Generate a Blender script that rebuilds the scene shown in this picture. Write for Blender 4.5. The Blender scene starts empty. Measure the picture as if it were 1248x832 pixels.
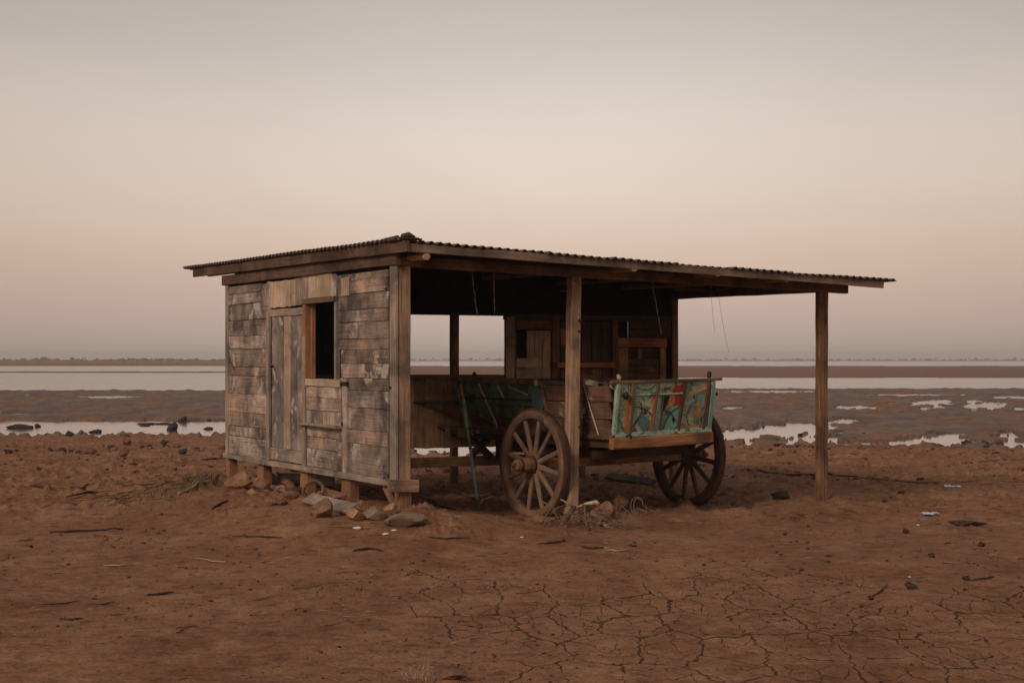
import bpy, math, random
import numpy as np
from mathutils import Vector, Matrix, noise as mnoise
random.seed(7)
R=random.Random(11)
F=2000.0; CX=624.0; HZ=438.0; H=1.6
CAM=Vector((0,0,H))
sc=bpy.context.scene
col=sc.collection
PI=math.pi
def ray(u,v): return Vector(((u-CX)/F,1.0,(HZ-v)/F))

# ------------------------------------------------------------------ materials
def newmat(name):
    m=bpy.data.materials.new(name); m.use_nodes=True
    nt=m.node_tree; nt.nodes.clear()
    out=nt.nodes.new('ShaderNodeOutputMaterial'); b=nt.nodes.new('ShaderNodeBsdfPrincipled')
    nt.links.new(b.outputs[0],out.inputs[0])
    return m,nt,b
class NB:
    def __init__(s,nt): s.nt=nt
    def n(s,t,**k):
        x=s.nt.nodes.new(t)
        for a,v in k.items(): setattr(x,a,v)
        return x
    def l(s,a,b): s.nt.links.new(a,b)
    def noise(s,vec,scale,detail=5,rough=.6,dist=0.0):
        x=s.n('ShaderNodeTexNoise'); x.inputs['Scale'].default_value=scale; x.inputs['Detail'].default_value=detail
        x.inputs['Roughness'].default_value=rough; x.inputs['Distortion'].default_value=dist
        if vec is not None: s.l(vec,x.inputs['Vector'])
        return x.outputs['Fac']
    def ramp(s,fac,stops,interp='LINEAR'):
        x=s.n('ShaderNodeValToRGB'); x.color_ramp.interpolation=interp
        e=x.color_ramp.elements
        while len(e)<len(stops): e.new(.5)
        for i,(p,c) in enumerate(stops):
            e[i].position=p; e[i].color=(c,c,c,1) if not hasattr(c,'__len__') else (*c,1)
        s.l(fac,x.inputs[0]); return x.outputs[0]
    def mix(s,fac,a,b,bt='MIX'):
        x=s.n('ShaderNodeMix',data_type='RGBA',blend_type=bt)
        for sock,val in ((x.inputs[0],fac),(x.inputs[6],a),(x.inputs[7],b)):
            if hasattr(val,'links') or isinstance(val,bpy.types.NodeSocket): s.l(val,sock)
            elif hasattr(val,'__len__'): sock.default_value=(*val,1)
            else: sock.default_value=val
        return x.outputs[2]
    def math(s,op,a,b=0.0,clamp=False):
        x=s.n('ShaderNodeMath',operation=op,use_clamp=clamp)
        for sock,val in ((x.inputs[0],a),(x.inputs[1],b)):
            if isinstance(val,bpy.types.NodeSocket): s.l(val,sock)
            else: sock.default_value=val
        return x.outputs[0]
    def mapping(s,vec,scale):
        x=s.n('ShaderNodeMapping'); x.inputs['Scale'].default_value=scale; s.l(vec,x.inputs[0]); return x.outputs[0]
    def bump(s,h,strength,dist,prev=None):
        x=s.n('ShaderNodeBump'); x.inputs['Strength'].default_value=strength; x.inputs['Distance'].default_value=dist
        s.l(h,x.inputs['Height'])
        if prev: s.l(prev,x.inputs['Normal'])
        return x.outputs[0]

def wood(name,dark,light,pale=None,patch=.0,var=.4,stain=.6,rough=.85,bump=.5,pscale=5.0,grain=42,warm=None,warmf=0.0):
    m,nt,b=newmat(name); q=NB(nt)
    tc=q.n('ShaderNodeTexCoord'); uv=tc.outputs['UV']; ob=tc.outputs['Object']
    g1=q.noise(q.mapping(uv,(1.6,grain,1)),1.0,6,.65,.6)
    g2=q.noise(q.mapping(uv,(4,grain*3.2,1)),1.0,3,.6)
    g=q.math('ADD',q.math('MULTIPLY',g1,.7),q.math('MULTIPLY',g2,.3))
    c=q.mix(q.ramp(g,[(.32,0.0),(.66,1.0)]),dark,light)
    geo=q.n('ShaderNodeNewGeometry'); rnd=geo.outputs['Random Per Island']
    ov=q.n('ShaderNodeVectorMath',operation='ADD'); q.l(ob,ov.inputs[0]); cx=q.n('ShaderNodeCombineXYZ'); q.l(q.math('MULTIPLY',rnd,37.0),cx.inputs[0]); q.l(q.math('MULTIPLY',rnd,11.0),cx.inputs[1]); q.l(cx.outputs[0],ov.inputs[1]); obi=ov.outputs[0]
    if warm is not None:
        c=q.mix(q.ramp(q.math('FRACT',q.math('MULTIPLY',rnd,7.31)),[(.5-.3*warmf,0.0),(1.0,warmf)]),c,warm)
    hs=q.n('ShaderNodeHueSaturation'); q.l(c,hs.inputs['Color'])
    q.l(q.math('ADD',q.math('MULTIPLY',rnd,var),1-var/2),hs.inputs['Value'])
    c=hs.outputs[0]
    st=q.noise(ob,1.7,8,.64,.5)
    c=q.mix(stain,c,q.ramp(st,[(.36,(.26,.25,.27)),(.47,(.80,.78,.78)),(.56,(1.15,1.1,1.05)),(.68,(1.5,1.4,1.3))]),'MULTIPLY')
    sm=q.noise(q.mapping(ob,(1.2,2.3,1.0)),1.5,7,.66,.5)
    c=q.mix(stain*.4,c,q.ramp(sm,[(.36,(.50,.48,.49)),(.48,(1,1,1)),(.66,(1.4,1.33,1.25))]),'MULTIPLY')
    bl=q.noise(obi,2.6,6,.6,.3)
    c=q.mix(stain*.8,c,q.ramp(bl,[(.36,(.45,.43,.43)),(.5,(1,1,1)),(.66,(1.3,1.22,1.12))]),'MULTIPLY')
    h=g
    if pale is not None and patch>0:
        pn=q.noise(obi,pscale,8,.68,.3)
        pf=q.math('MULTIPLY',q.ramp(pn,[(.67-patch*.2,0.0),(.74-patch*.2,1.0)]),
                  q.ramp(g2,[(.35,.25),(.6,.95)]))
        c=q.mix(pf,c,pale); h=q.math('ADD',h,q.math('MULTIPLY',pf,.35))
    # long splits along the grain
    cr=q.noise(q.mapping(uv,(.45,24,1)),1.0,4,.5,.3)
    crf=q.ramp(cr,[(.285,1.0),(.32,0.0)])
    c=q.mix(q.math('MULTIPLY',crf,.75),c,(.012,.009,.007))
    h=q.math('SUBTRACT',h,q.math('MULTIPLY',crf,.6))
    q.l(c,b.inputs['Base Color']); b.inputs['Roughness'].default_value=rough
    b.inputs['Specular IOR Level'].default_value=.25
    q.l(q.bump(h,bump,.006),b.inputs['Normal'])
    return m
def paint(name,colr,under=(.09,.055,.035),wear=.5,rough=.7,scale=9.0):
    m,nt,b=newmat(name); q=NB(nt)
    tc=q.n('ShaderNodeTexCoord'); ob=tc.outputs['Object']
    n1=q.noise(ob,scale,9,.7,.6); n2=q.noise(ob,3.1,4,.6)
    c=q.mix(q.ramp(n2,[(.3,0.0),(.7,1.0)]),tuple(x*.62 for x in colr),tuple(min(1,x*1.25) for x in colr))
    c=q.mix(q.ramp(n1,[(.40+.24*(1-wear),0.0),(.46+.26*(1-wear),1.0)]),c,under)
    c=q.mix(q.ramp(q.noise(ob,30,5,.7),[(.3,.45),(.6,0.0)]),c,(.03,.02,.015))
    q.l(c,b.inputs['Base Color']); b.inputs['Roughness'].default_value=rough
    b.inputs['Specular IOR Level'].default_value=.3
    q.l(q.bump(n1,.4,.004),b.inputs['Normal']); return m
def rockmat(name,a,bb,rough=.9,scale=6.0,bump=.6):
    m,nt,b=newmat(name); q=NB(nt)
    tc=q.n('ShaderNodeTexCoord'); ob=tc.outputs['Object']
    n1=q.noise(ob,scale,8,.65); n2=q.noise(ob,scale*7,5,.6)
    c=q.mix(q.ramp(n1,[(.3,0.0),(.68,1.0)]),a,bb)
    c=q.mix(.5,c,q.ramp(n2,[(.3,.45),(.6,1.15)]),'MULTIPLY')
    q.l(c,b.inputs['Base Color']); b.inputs['Roughness'].default_value=rough
    b.inputs['Specular IOR Level'].default_value=.2
    q.l(q.bump(n2,bump,.01,q.bump(n1,bump,.03)),b.inputs['Normal']); return m

M={}
M['wall']=wood('weathered_boards',(.13,.092,.072),(.38,.30,.245),(.56,.45,.36),.66,.70,.90,warm=(.25,.14,.09),warmf=.38,bump=.9,pscale=2.1)
M['walllt']=wood('bare_light_boards',(.26,.17,.105),(.58,.43,.30),(.62,.48,.36),.25,.35,.5)
M['door']=wood('door_boards',(.11,.082,.068),(.34,.27,.225),(.58,.49,.38),.52,.5,.75,bump=.9,pscale=4)
M['trim']=wood('grey_trim',(.14,.10,.075),(.36,.28,.22),(.5,.4,.32),.2,.3,.6)
M['post']=wood('post_timber',(.13,.078,.05),(.36,.235,.16),(.6,.48,.38),.25,.3,.7,bump=.9)
M['postend']=wood('post_timber_brown',(.10,.052,.028),(.27,.145,.08),None,0,.3,.7,bump=.9)
M['stilt']=wood('stilt_timber',(.13,.056,.026),(.33,.165,.082),None,0,.3,.5)
M['beam']=wood('beam_timber',(.08,.045,.028),(.24,.145,.09),(.35,.23,.15),.15,.3,.7,bump=.8)
M['beamd']=wood('shaded_beam_timber',(.05,.028,.017),(.16,.092,.055),(.25,.16,.1),.15,.3,.7,bump=.8)  # darker copy of the beam wood, roof overhang shade put into its colour
M['log']=wood('round_log_wood',(.22,.13,.075),(.46,.31,.20),None,0,.2,.3)
M['fascia']=wood('fascia_timber',(.10,.066,.045),(.25,.175,.125),(.4,.3,.22),.2,.3,.6)
M['inner']=wood('shade_dark_inner_boards',(.003,.0015,.001),(.012,.0065,.0045),None,0,.5,.5)  # near-black colour stands in for the shade inside the hut
M['inbrown']=wood('brown_inner_boards',(.075,.036,.018),(.22,.11,.055),None,0,.5,.7)
M['inlow']=wood('low_wall_boards',(.14,.070,.036),(.36,.20,.105),None,0,.75,.6)
M['inpale']=wood('pale_patch_boards',(.24,.15,.09),(.52,.36,.24),None,0,.4,.6)
M['inorange']=wood('orange_rail',(.18,.07,.03),(.42,.18,.075),None,0,.2,.5)
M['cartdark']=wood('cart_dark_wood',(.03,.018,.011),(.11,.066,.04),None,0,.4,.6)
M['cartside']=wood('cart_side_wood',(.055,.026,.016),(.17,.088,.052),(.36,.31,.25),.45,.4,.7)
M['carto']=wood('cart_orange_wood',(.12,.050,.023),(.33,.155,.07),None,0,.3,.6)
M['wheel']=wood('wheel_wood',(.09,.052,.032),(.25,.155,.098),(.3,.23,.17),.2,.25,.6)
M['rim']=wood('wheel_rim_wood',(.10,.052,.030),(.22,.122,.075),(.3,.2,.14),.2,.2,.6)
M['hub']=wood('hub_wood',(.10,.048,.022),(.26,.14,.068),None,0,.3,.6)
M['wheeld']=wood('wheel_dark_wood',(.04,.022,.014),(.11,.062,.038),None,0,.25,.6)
M['tyre']=rockmat('rusty_iron',(.05,.022,.014),(.12,.055,.035),.75,9,.3)
M['iron']=rockmat('black_iron',(.008,.007,.007),(.03,.025,.022),.6,12,.3)
M['teal']=paint('teal_paint',(.36,.48,.35),wear=.46)
M['teald']=paint('deep_teal_paint',(.17,.36,.275),wear=.3)
M['tealp']=paint('pale_teal_paint',(.33,.44,.30),wear=.38)
M['blue']=paint('blue_paint',(.13,.24,.25),wear=.3)
M['red']=paint('red_paint',(.38,.028,.022),wear=.25)
M['orange']=paint('orange_paint',(.58,.21,.075),wear=.25)
M['cream']=paint('cream_paint',(.50,.36,.20),wear=.3)
M['yell']=paint('ochre_paint',(.42,.28,.10),wear=.3)
M['blk']=paint('black_paint',(.015,.012,.012),wear=.1)
M['maroon']=paint('maroon_paint',(.17,.045,.03),wear=.3)
M['teals']=paint('faded_dark_teal',(.12,.19,.135),wear=.64,under=(.085,.05,.03),scale=5)
M['tealpost']=paint('teal_post_paint',(.05,.11,.105),wear=.35)
M['stickw']=paint('pale_stick',(.5,.42,.32),wear=.3)
M['sticky']=paint('yellow_stick',(.42,.24,.08),wear=.35)
M['rockt']=rockmat('tan_stone',(.20,.10,.055),(.40,.225,.125))
M['rockg']=rockmat('grey_stone',(.14,.085,.058),(.28,.175,.12))
M['rockr']=rockmat('red_stone',(.13,.06,.038),(.27,.145,.088))
M['rockd']=rockmat('dark_mud_clod',(.028,.017,.013),(.07,.042,.03))
M['clod']=rockmat('red_soil_clod',(.09,.04,.024),(.20,.095,.06))
M['white']=rockmat('white_shell',(.6,.52,.45),(.8,.72,.65),.5)
M['twig']=rockmat('dark_twig',(.03,.018,.012),(.08,.05,.033),.9,20)
M['twigp']=rockmat('pale_twig',(.30,.20,.125),(.48,.34,.22),.9,20)
M['twigm']=rockmat('brown_twig',(.11,.065,.04),(.24,.15,.09),.9,20)
M['bone']=rockmat('pale_root',(.38,.25,.15),(.70,.52,.35),.8,14)
M['litter']=rockmat('blue_white_plastic',(.40,.46,.58),(.62,.68,.8),.4,9,.2)
M['grass']=rockmat('green_grass',(.06,.06,.022),(.13,.12,.05),.8,9,.1)
M['drygrass']=rockmat('dry_grass',(.13,.085,.05),(.28,.19,.12),.9,9,.1)
M['cord']=rockmat('grey_cord',(.22,.18,.15),(.45,.38,.33),.8,30,.1)
M['tree']=rockmat('far_foliage',(.035,.04,.028),(.075,.075,.05),.95,.3,.1)
# corrugated metal
m,nt,b=newmat('rusty_corrugated_metal'); q=NB(nt); tc=q.n('ShaderNodeTexCoord')
n1=q.noise(tc.outputs['Object'],2.2,8,.7,.5); n2=q.noise(tc.outputs['Object'],14,6,.7)
c=q.mix(q.ramp(n1,[(.35,0.0),(.62,1.0)]),(.10,.088,.075),(.105,.05,.03)); c=q.mix(q.ramp(n2,[(.4,.7),(.6,0.0)]),c,(.04,.024,.017))
q.l(c,b.inputs['Base Color']); b.inputs['Roughness'].default_value=.75; b.inputs['Metallic'].default_value=.25
q.l(q.bump(n2,.3,.003),b.inputs['Normal']); M['metal']=m

# ------------------------------------------------------------------ mesh builder
class MB:
    def __init__(s): s.v=[];s.f=[];s.uv=[];s.mi=[];s.sm=[]
    def face(s,idx,uvs,mi=0,smooth=False):
        s.f.append(tuple(idx)); s.uv.extend(uvs); s.mi.append(mi); s.sm.append(smooth)
    def board(s,p0,p1,w,t,wd,mi=0,jit=.004,bev=.004,seg=None,skew=.006,taper=1.0):
        """p0,p1 centre line; w in wd; t in third direction"""
        p0=Vector(p0);p1=Vector(p1);a=p1-p0;L=a.length
        if L<1e-6: return
        a/=L; wd=Vector(wd); wd=(wd-a*wd.dot(a)).normalized(); td=a.cross(wd)
        n=seg or max(1,min(14,int(L/.22)))
        bev=min(bev,w*.3,t*.3)
        hw,ht=w/2,t/2
        prof=[(-hw+bev,-ht),(hw-bev,-ht),(hw,-ht+bev),(hw,ht-bev),(hw-bev,ht),(-hw+bev,ht),(-hw,ht-bev),(-hw,-ht+bev)]
        per=[0]
        for i in range(8):
            x=prof[i];y=prof[(i+1)%8]; per.append(per[-1]+math.dist(x,y))
        base=len(s.v); uo=R.random()*50; vo=R.random()*50
        e0=R.uniform(-skew,skew);e1=R.uniform(-skew,skew)
        bow=R.uniform(-1,1)*jit*.8
        for i in range(n+1):
            f=i/n; c=p0+a*(L*f); j1=R.uniform(-jit,jit);j2=R.uniform(-jit,jit); tt=1+(taper-1)*f
            off=bow*math.sin(PI*f)
            for (x,y) in prof:
                xx=(x+(j1 if x>0 else j2)*.5)*tt; sk=0
                if i==0: sk=e0*x/hw
                if i==n: sk=e1*x/hw
                s.v.append(c+wd*(xx)+td*(y*tt+off)+a*sk)
        for i in range(n):
            for k in range(8):
                k2=(k+1)%8
                A=base+i*8+k;B=base+i*8+k2
                u0=uo+L*i/n;u1=uo+L*(i+1)/n
                s.face((A,B,B+8,A+8),[(u0,vo+per[k]),(u0,vo+per[k+1]),(u1,vo+per[k+1]),(u1,vo+per[k])],mi)
        s.face([base+k for k in range(7,-1,-1)],[(uo+prof[k][0]*.2,vo+prof[k][1]) for k in range(7,-1,-1)],mi)
        s.face([base+n*8+k for k in range(8)],[(uo+prof[k][0]*.2,vo+prof[k][1]) for k in range(8)],mi)
    def tube(s,pts,rad,n=8,mi=0,cap=True,wob=0.0,smooth=True):
        pts=[Vector(p) for p in pts]
        if not hasattr(rad,'__len__'): rad=[rad]*len(pts)
        base=len(s.v); uo=R.random()*50; L=0
        prevx=None; Ls=[]
        for i,p in enumerate(pts):
            d=(pts[min(i+1,len(pts)-1)]-pts[max(i-1,0)]).normalized()
            if prevx is None:
                x=d.cross(Vector((0,0,1)))
                if x.length<.1: x=d.cross(Vector((1,0,0)))
            else: x=prevx-d*prevx.dot(d)
            x.normalize(); prevx=x; y=d.cross(x)
            if i: L+=(p-pts[i-1]).length
            Ls.append(L)
            for k in range(n):
                r=rad[i]*(1+R.uniform(-wob,wob)); t=2*PI*k/n
                s.v.append(p+x*(math.cos(t)*r)+y*(math.sin(t)*r))
        for i in range(len(pts)-1):
            for k in range(n):
                k2=(k+1)%n; A=base+i*n+k;B=base+i*n+k2
                v0=2*PI*rad[i]*k/n; v1=2*PI*rad[i]*(k+1)/n
                s.face((A,B,B+n,A+n),[(uo+Ls[i],v0),(uo+Ls[i],v1),(uo+Ls[i+1],v1),(uo+Ls[i+1],v0)],mi,smooth)
        if cap:
            s.face([base+k for k in range(n-1,-1,-1)],[(uo+.02*k,.1*k) for k in range(n)],mi)
            e=base+(len(pts)-1)*n
            s.face([e+k for k in range(n)],[(uo+.02*k,.1*k) for k in range(n)],mi)
    def prism(s,poly,o,ax,ay,az,t,mi=0):
        """poly 2D points in plane (ax,ay) from o, extruded t along az"""
        o=Vector(o);ax=Vector(ax);ay=Vector(ay);az=Vector(az); n=len(poly); b=len(s.v)
        ar=sum(poly[i][0]*poly[(i+1)%n][1]-poly[(i+1)%n][0]*poly[i][1] for i in range(n))
        if ar<0: poly=poly[::-1]
        flip=ax.cross(ay).dot(az)<0
        for z in (0,t):
            for (x,y) in poly: s.v.append(o+ax*x+ay*y+az*z)
        top=[b+n+k for k in range(n)]; bot=[b+k for k in range(n-1,-1,-1)]
        fs=[(top,[(poly[k][0],poly[k][1]) for k in range(n)]),(bot,[(poly[k][0],poly[k][1]) for k in range(n-1,-1,-1)])]
        for k in range(n):
            k2=(k+1)%n
            fs.append(([b+k,b+k2,b+n+k2,b+n+k],[(poly[k][0],0),(poly[k2][0],0),(poly[k2][0],t),(poly[k][0],t)]))
        for idx,u in fs:
            if flip: idx=idx[::-1];u=u[::-1]
            s.face(idx,u,mi)
    def build(s,name,mats,parent=None):
        me=bpy.data.meshes.new(name); me.from_pydata([tuple(v) for v in s.v],[],s.f)
        uvl=me.uv_layers.new(name='UVMap'); uvl.data.foreach_set('uv',[x for p in s.uv for x in p])
        me.polygons.foreach_set('material_index',s.mi); me.polygons.foreach_set('use_smooth',s.sm)
        if not isinstance(mats,(list,tuple)): mats=[mats]
        for m in mats: me.materials.append(M[m] if isinstance(m,str) else m)
        me.update(); o=bpy.data.objects.new(name,me); col.objects.link(o)
        if parent: o.parent=parent
        return o
def tag(o,label=None,cat=None,group=None,kind=None):
    if label: o['label']=label
    if cat: o['category']=cat
    if group: o['group']=group
    if kind: o['kind']=kind
    return o
def empty(name,loc,rot=(0,0,0)):
    e=bpy.data.objects.new(name,None); col.objects.link(e); e.location=loc; e.rotation_euler=rot; e.empty_display_size=.2; return e

# ------------------------------------------------------------------ numpy noise
def _h(ix,iy,seed):
    h=(ix.astype(np.int64)*374761393+iy.astype(np.int64)*668265263+seed*982451653)&0xffffffff
    h=((h^(h>>13))*1274126177)&0xffffffff
    return ((h^(h>>16))&0xffffff)/float(0x1000000)
def pn(x,y,seed=0):
    xi=np.floor(x);yi=np.floor(y);fx=x-xi;fy=y-yi
    ux=fx*fx*fx*(fx*(fx*6-15)+10);uy=fy*fy*fy*(fy*(fy*6-15)+10)
    def g(ox,oy):
        a=_h(xi+ox,yi+oy,seed)*2*np.pi; return np.cos(a)*(fx-ox)+np.sin(a)*(fy-oy)
    a=g(0,0);b=g(1,0);c=g(0,1);d=g(1,1)
    return ((a+(b-a)*ux)+((c+(d-c)*ux)-(a+(b-a)*ux))*uy)*1.5
def fbm(x,y,seed=0,o=4,gain=.5):
    r=0;a=1;s=0
    for i in range(o): r=r+a*pn(x*2**i,y*2**i,seed+i*17);s+=a;a*=gain
    return r/s*1.3
def sst(a,b,x):
    t=np.clip((x-a)/(b-a),0,1); return t*t*(3-2*t)
def voro_edge(x,y,seed):
    """distance to nearest cell border (F2-F1 style, exact bisector)"""
    xi=np.floor(x);yi=np.floor(y)
    best=np.full(x.shape,9.);bx=np.zeros(x.shape);by=np.zeros(x.shape)
    for ox in (-1,0,1):
        for oy in (-1,0,1):
            px=xi+ox+.1+.8*_h(xi+ox,yi+oy,seed);py=yi+oy+.1+.8*_h(xi+ox,yi+oy,seed+5)
            d=(px-x)**2+(py-y)**2; m=d<best
            best=np.where(m,d,best);bx=np.where(m,px,bx);by=np.where(m,py,by)
    e=np.full(x.shape,9.);ny=np.zeros(x.shape)
    for ox in (-2,-1,0,1,2):
        for oy in (-2,-1,0,1,2):
            px=xi+ox+.1+.8*_h(xi+ox,yi+oy,seed);py=yi+oy+.1+.8*_h(xi+ox,yi+oy,seed+5)
            dx=px-bx;dy=py-by;L=np.sqrt(dx*dx+dy*dy)
            ok=L>1e-4
            d=np.where(ok,((bx+px)/2-x)*dx/np.maximum(L,1e-6)+((by+py)/2-y)*dy/np.maximum(L,1e-6),9.)
            m=d<e; e=np.where(m,d,e); ny=np.where(m,np.abs(dy)/np.maximum(L,1e-6),ny)
    return e,ny

# hut frame ---------------------------------------------------------------
FD=Vector((.885,.466,0)).normalized(); LD=Vector((-FD.y,FD.x,0)); HROT=math.atan2(FD.y,FD.x)
C0=Vector((-1.17,17.2,0))
def HL(u,v,ax,val):
    d=ray(u,v); o=CAM-C0
    ol=Vector((o.dot(FD),o.dot(LD),o.z)); dl=Vector((d.dot(FD),d.dot(LD),d.z))
    i={'x':0,'y':1}[ax]; t=(val-ol[i])/dl[i]; return ol+dl*t
# cart frame ----------------------------------------------------------------
KS=1.05
CO=Vector((1.14*KS,18.3*KS,-.2)); CROT=math.atan2(.57,.82)
AX=Vector((.82,.57,0)).normalized(); AY=Vector((-AX.y,AX.x,0))
def CL(u,v,ax,val):
    d=ray(u,v); o=CAM-CO
    ol=Vector((o.dot(AX),o.dot(AY),o.z)); dl=Vector((d.dot(AX),d.dot(AY),d.z))
    i={'x':0,'y':1}[ax]; t=(val-ol[i])/dl[i]; return ol+dl*t

# ------------------------------------------------------------------ terrain
WZ=-.30
BL=[(1115,541.5,70,4.2),(995,536,40,4.2),(1230,533,22,3),(935,477.5,66,1.3),(893,497,14,1.5),(880,499,14,1.0),(900,530,32,9),(955,526,56,8.5),(985,519,28,3.5),(1028,514,19,3.4),(1017,521,7,2.4),(1021,528,9,2.4),
    (950,541,60,3.4),(1050,542,78,3.4),(1110,481.5,64,1.3),(1043,497,28,2.6),(1235,484.5,24,2),(1138,491,28,3.2),(1145,497,9,3.6),(1127,498,6,2),
    (1203,495,26,5.5),(1192,489,12,2),(1243,499,7,3),(1145,538.5,46,8),(1160,531,22,3),(1075,541,42,2),(1232,542,28,5),(1228,528,10,3),(1100,504,6,1.2),(1090,492,10,1),
    (25,505,48,1.0),(135,484,46,1.7),(50,481.5,24,.8),(560,530,80,8)]
HEAPS=[(520,641,.26,.5,.075),(545,652,.34,.5,.05),(395,628,.28,.45,.11),(833,617,.22,.35,.09),(1012,610,.36,.5,.045),(905,622,.30,.4,.05),(870,612,.3,.4,.05),
    (652,632,.40,.45,-.055),(745,628,.25,.4,.06),(240,600,.6,.8,.04),(960,632,.3,.35,.04),(1180,640,.35,.5,.04),(548,822,.10,.14,.03),(330,622,.5,.5,.05),(440,640,.5,.4,.04)]
def height(X,Y,fine=True):
    """returns z, wet, crack"""
    X=np.asarray(X,float);Y=np.asarray(Y,float)
    Yp=np.maximum(Y,1.0)
    uu=CX+F*X/Yp; vv=HZ+3800./Yp
    z=np.full(X.shape,-.18)
    # rise under the hut side wall
    hx=(X-C0.x)*FD.x+(Y-C0.y)*FD.y; hy=(X-C0.x)*LD.x+(Y-C0.y)*LD.y
    dx=np.maximum(np.maximum(-.75-hx,hx-.25),0);dy=np.maximum(np.maximum(-.25-hy,hy-6.2),0)
    z=z+.19*np.exp(-(dx*dx+dy*dy)/(2*.75**2))
    z=z+.07*np.exp(-((hx-5.5)**2+(hy)**2)/(2*.45**2))
    z=z+.04*np.exp(-((hx-2.2)**2+(hy)**2)/(2*.3**2))
    # loose dirt heaps
    for (hu,hv,rx,ry,hh) in HEAPS:
        hY=3480./(hv-HZ); hX=(hu-CX)/F*hY; dd=((X-hX)/rx)**2+((Y-hY)/ry)**2
        if float(dd.min())<9: z=z+hh*np.exp(-dd*1.4)*(1+.55*pn(X*6+hu,Y*5,7)+.55*pn(X*17,Y*14,8))
    # hollows/ruts
    z=z-.03*np.exp(-((Y-12.6)**2)/(2*1.2**2))*np.exp(-((X+.4)**2)/8.)
    shore=531+8*sst(300,520,uu)+4*sst(700,1100,uu)+5*sst(1100,1248,uu)
    nofar=float(Y.max())<=24
    wob=fbm(uu/26,np.zeros_like(uu)+3.3,3,4)*5.0
    under=17*np.exp(-((uu-560)/95.)**2)
    sv=vv-(shore+wob+under*.95)          # >0 land
    rough=sst(15.5,22,Y)
    land=z-.09*sst(19,34,Y)
    n0=fbm(X*.55,Y*.4,1,3); land=land+.022*n0
    n1=fbm(X*2.1,Y*1.7,2,4); land=land+n1*(.010+.030*rough)
    n2=fbm(X*7,Y*6,5,3); land=land+n2*(.0045+.016*rough)
    near=1-sst(13,30,Y)
    n3=pn(X*28,Y*24,9); land=land+n3*.0022*near
    # small lumps
    lum=np.clip(pn(X*5.2,Y*3.6,21)-.33,0,1); land=land+lum*(.02+.10*rough)
    # footprints pocked
    pk=np.clip(pn(X*3.1,Y*1.8,31)-.30,0,1); land=land-pk*(.012+.12*rough)
    # where the mud has dried into plates (mask used by the soil material)
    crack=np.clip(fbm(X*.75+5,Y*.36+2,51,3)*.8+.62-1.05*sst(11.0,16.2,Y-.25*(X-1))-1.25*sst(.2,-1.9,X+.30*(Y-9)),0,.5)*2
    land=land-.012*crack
    if nofar: return land,np.zeros(X.shape),crack
    # flats
    m1=fbm(X*.9,Y*.28,71,5,.6); fl=-.262+.05*m1+.035*fbm(X*2.2,Y*.9,73,4,.65)+.10*np.clip(pn(X*1.6,Y*.55,74)-.25,0,1)
    w=np.full(X.shape,-1.)
    # left pool
    w=np.maximum(w,np.minimum((vv-513.0+1.5*fbm(uu/40,uu*0,75,3))/3.0,1.)*sst(700,640,uu)-sst(640,700,uu))
    for (bu,bv,ru,rv) in BL:
        d=np.sqrt(((uu-bu)/ru)**2+((vv-bv)/rv)**2); w=np.maximum(w,1.25-d*1.25)
    wn=w+.85*fbm(uu/17,vv/3.4,81,4,.52)*(w>-.9)*np.where(uu<640,.22,1.0)
    spark=fbm(uu/20,vv/2.2,91,5,.62)
    zf=np.where(wn>.0,-.30-.05*np.clip(wn*4,0,1),fl+.012)
    zf=np.maximum(zf,-.36)
    lakeedge=476-2*sst(280,600,uu)+.6*fbm(uu/60,uu*0,95,3)
    zf=np.where(vv<lakeedge,-.5,zf)
    # bars
    lft=1-sst(600,640,uu)*0-sst(300,460,uu)
    lb=(np.abs(vv-453.3)<(.9+.6*fbm(uu/120,uu*0,97,3)))&(uu<330)
    zf=np.where(lb,-.27,zf)
    zf=np.where((vv<446)&(uu<380),-.2+.6*sst(446,443,vv),zf)
    rb=(vv<460.3+.5*fbm(uu/90,uu*0,98,2))&(vv>445.8+.5*fbm(uu/90,uu*0,99,2))&(uu>380)
    zf=np.where(rb,-.255+.01*pn(uu/30,vv/1.2,12),zf)
    zf=np.where((vv<439.9)&(uu>=380),-.1,zf)
    t=sst(-1.2,1.6,sv)
    far=Y>24
    zz=np.where(far,zf*(1-t)+np.maximum(land,-.29+0*land)*t,land)
    # shoreline clumps
    sh=np.exp(-((sv-.5)/3.0)**2)*far
    zz=zz+sh*np.clip(pn(X*3.6,Y*1.6,15)-.10,0,1)*.17
    wet=np.where(far,(1-sst(-1,5,sv)),0.)
    wet=np.where((vv<446)&(uu<380),0.0,wet)
    dry=sst(-.05,.35,fbm(uu/70,vv/9,66,4))*.65
    wet=wet*(1-dry*(wet>.5)*((vv>476)))
    wet=np.where(rb,.25+.3*sst(-.3,.3,pn(uu/140,vv/1.5,13)),wet)
    crack=np.where(far,0,crack)
    return zz,wet,crack

def ground_at(u,v):
    z=-.15
    for _ in range(14):
        Y=F*(H-z)/(v-HZ); X=(u-CX)/F*Y
        z=.6*z+.4*gz(X,Y)
    return Vector((X,Y,gz(X,Y)))
def ppm(Y): return F/Y

us=np.concatenate([-np.geomspace(30000,330,60),np.linspace(-300,-30,110),np.arange(-28,1278,1.15),np.linspace(1280,1550,110),np.geomspace(1580,32000,60)])
ks=(us-CX)/F
vs=np.concatenate([np.arange(960,620,-.62),np.arange(620,470,-.42),np.arange(470,440,-.3),np.arange(440,438.9,-.1)])
Ys=3460./(vs-HZ); Ys=Ys[Ys>7.0]
Ys=np.concatenate([-np.geomspace(1500,1,30),np.linspace(0,6.6,24),Ys,[4600]])
G=np.maximum(np.abs(Ys),7.0)
XX=G[:,None]*ks[None,:]; YY=np.repeat(Ys[:,None],len(ks),1)
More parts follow.
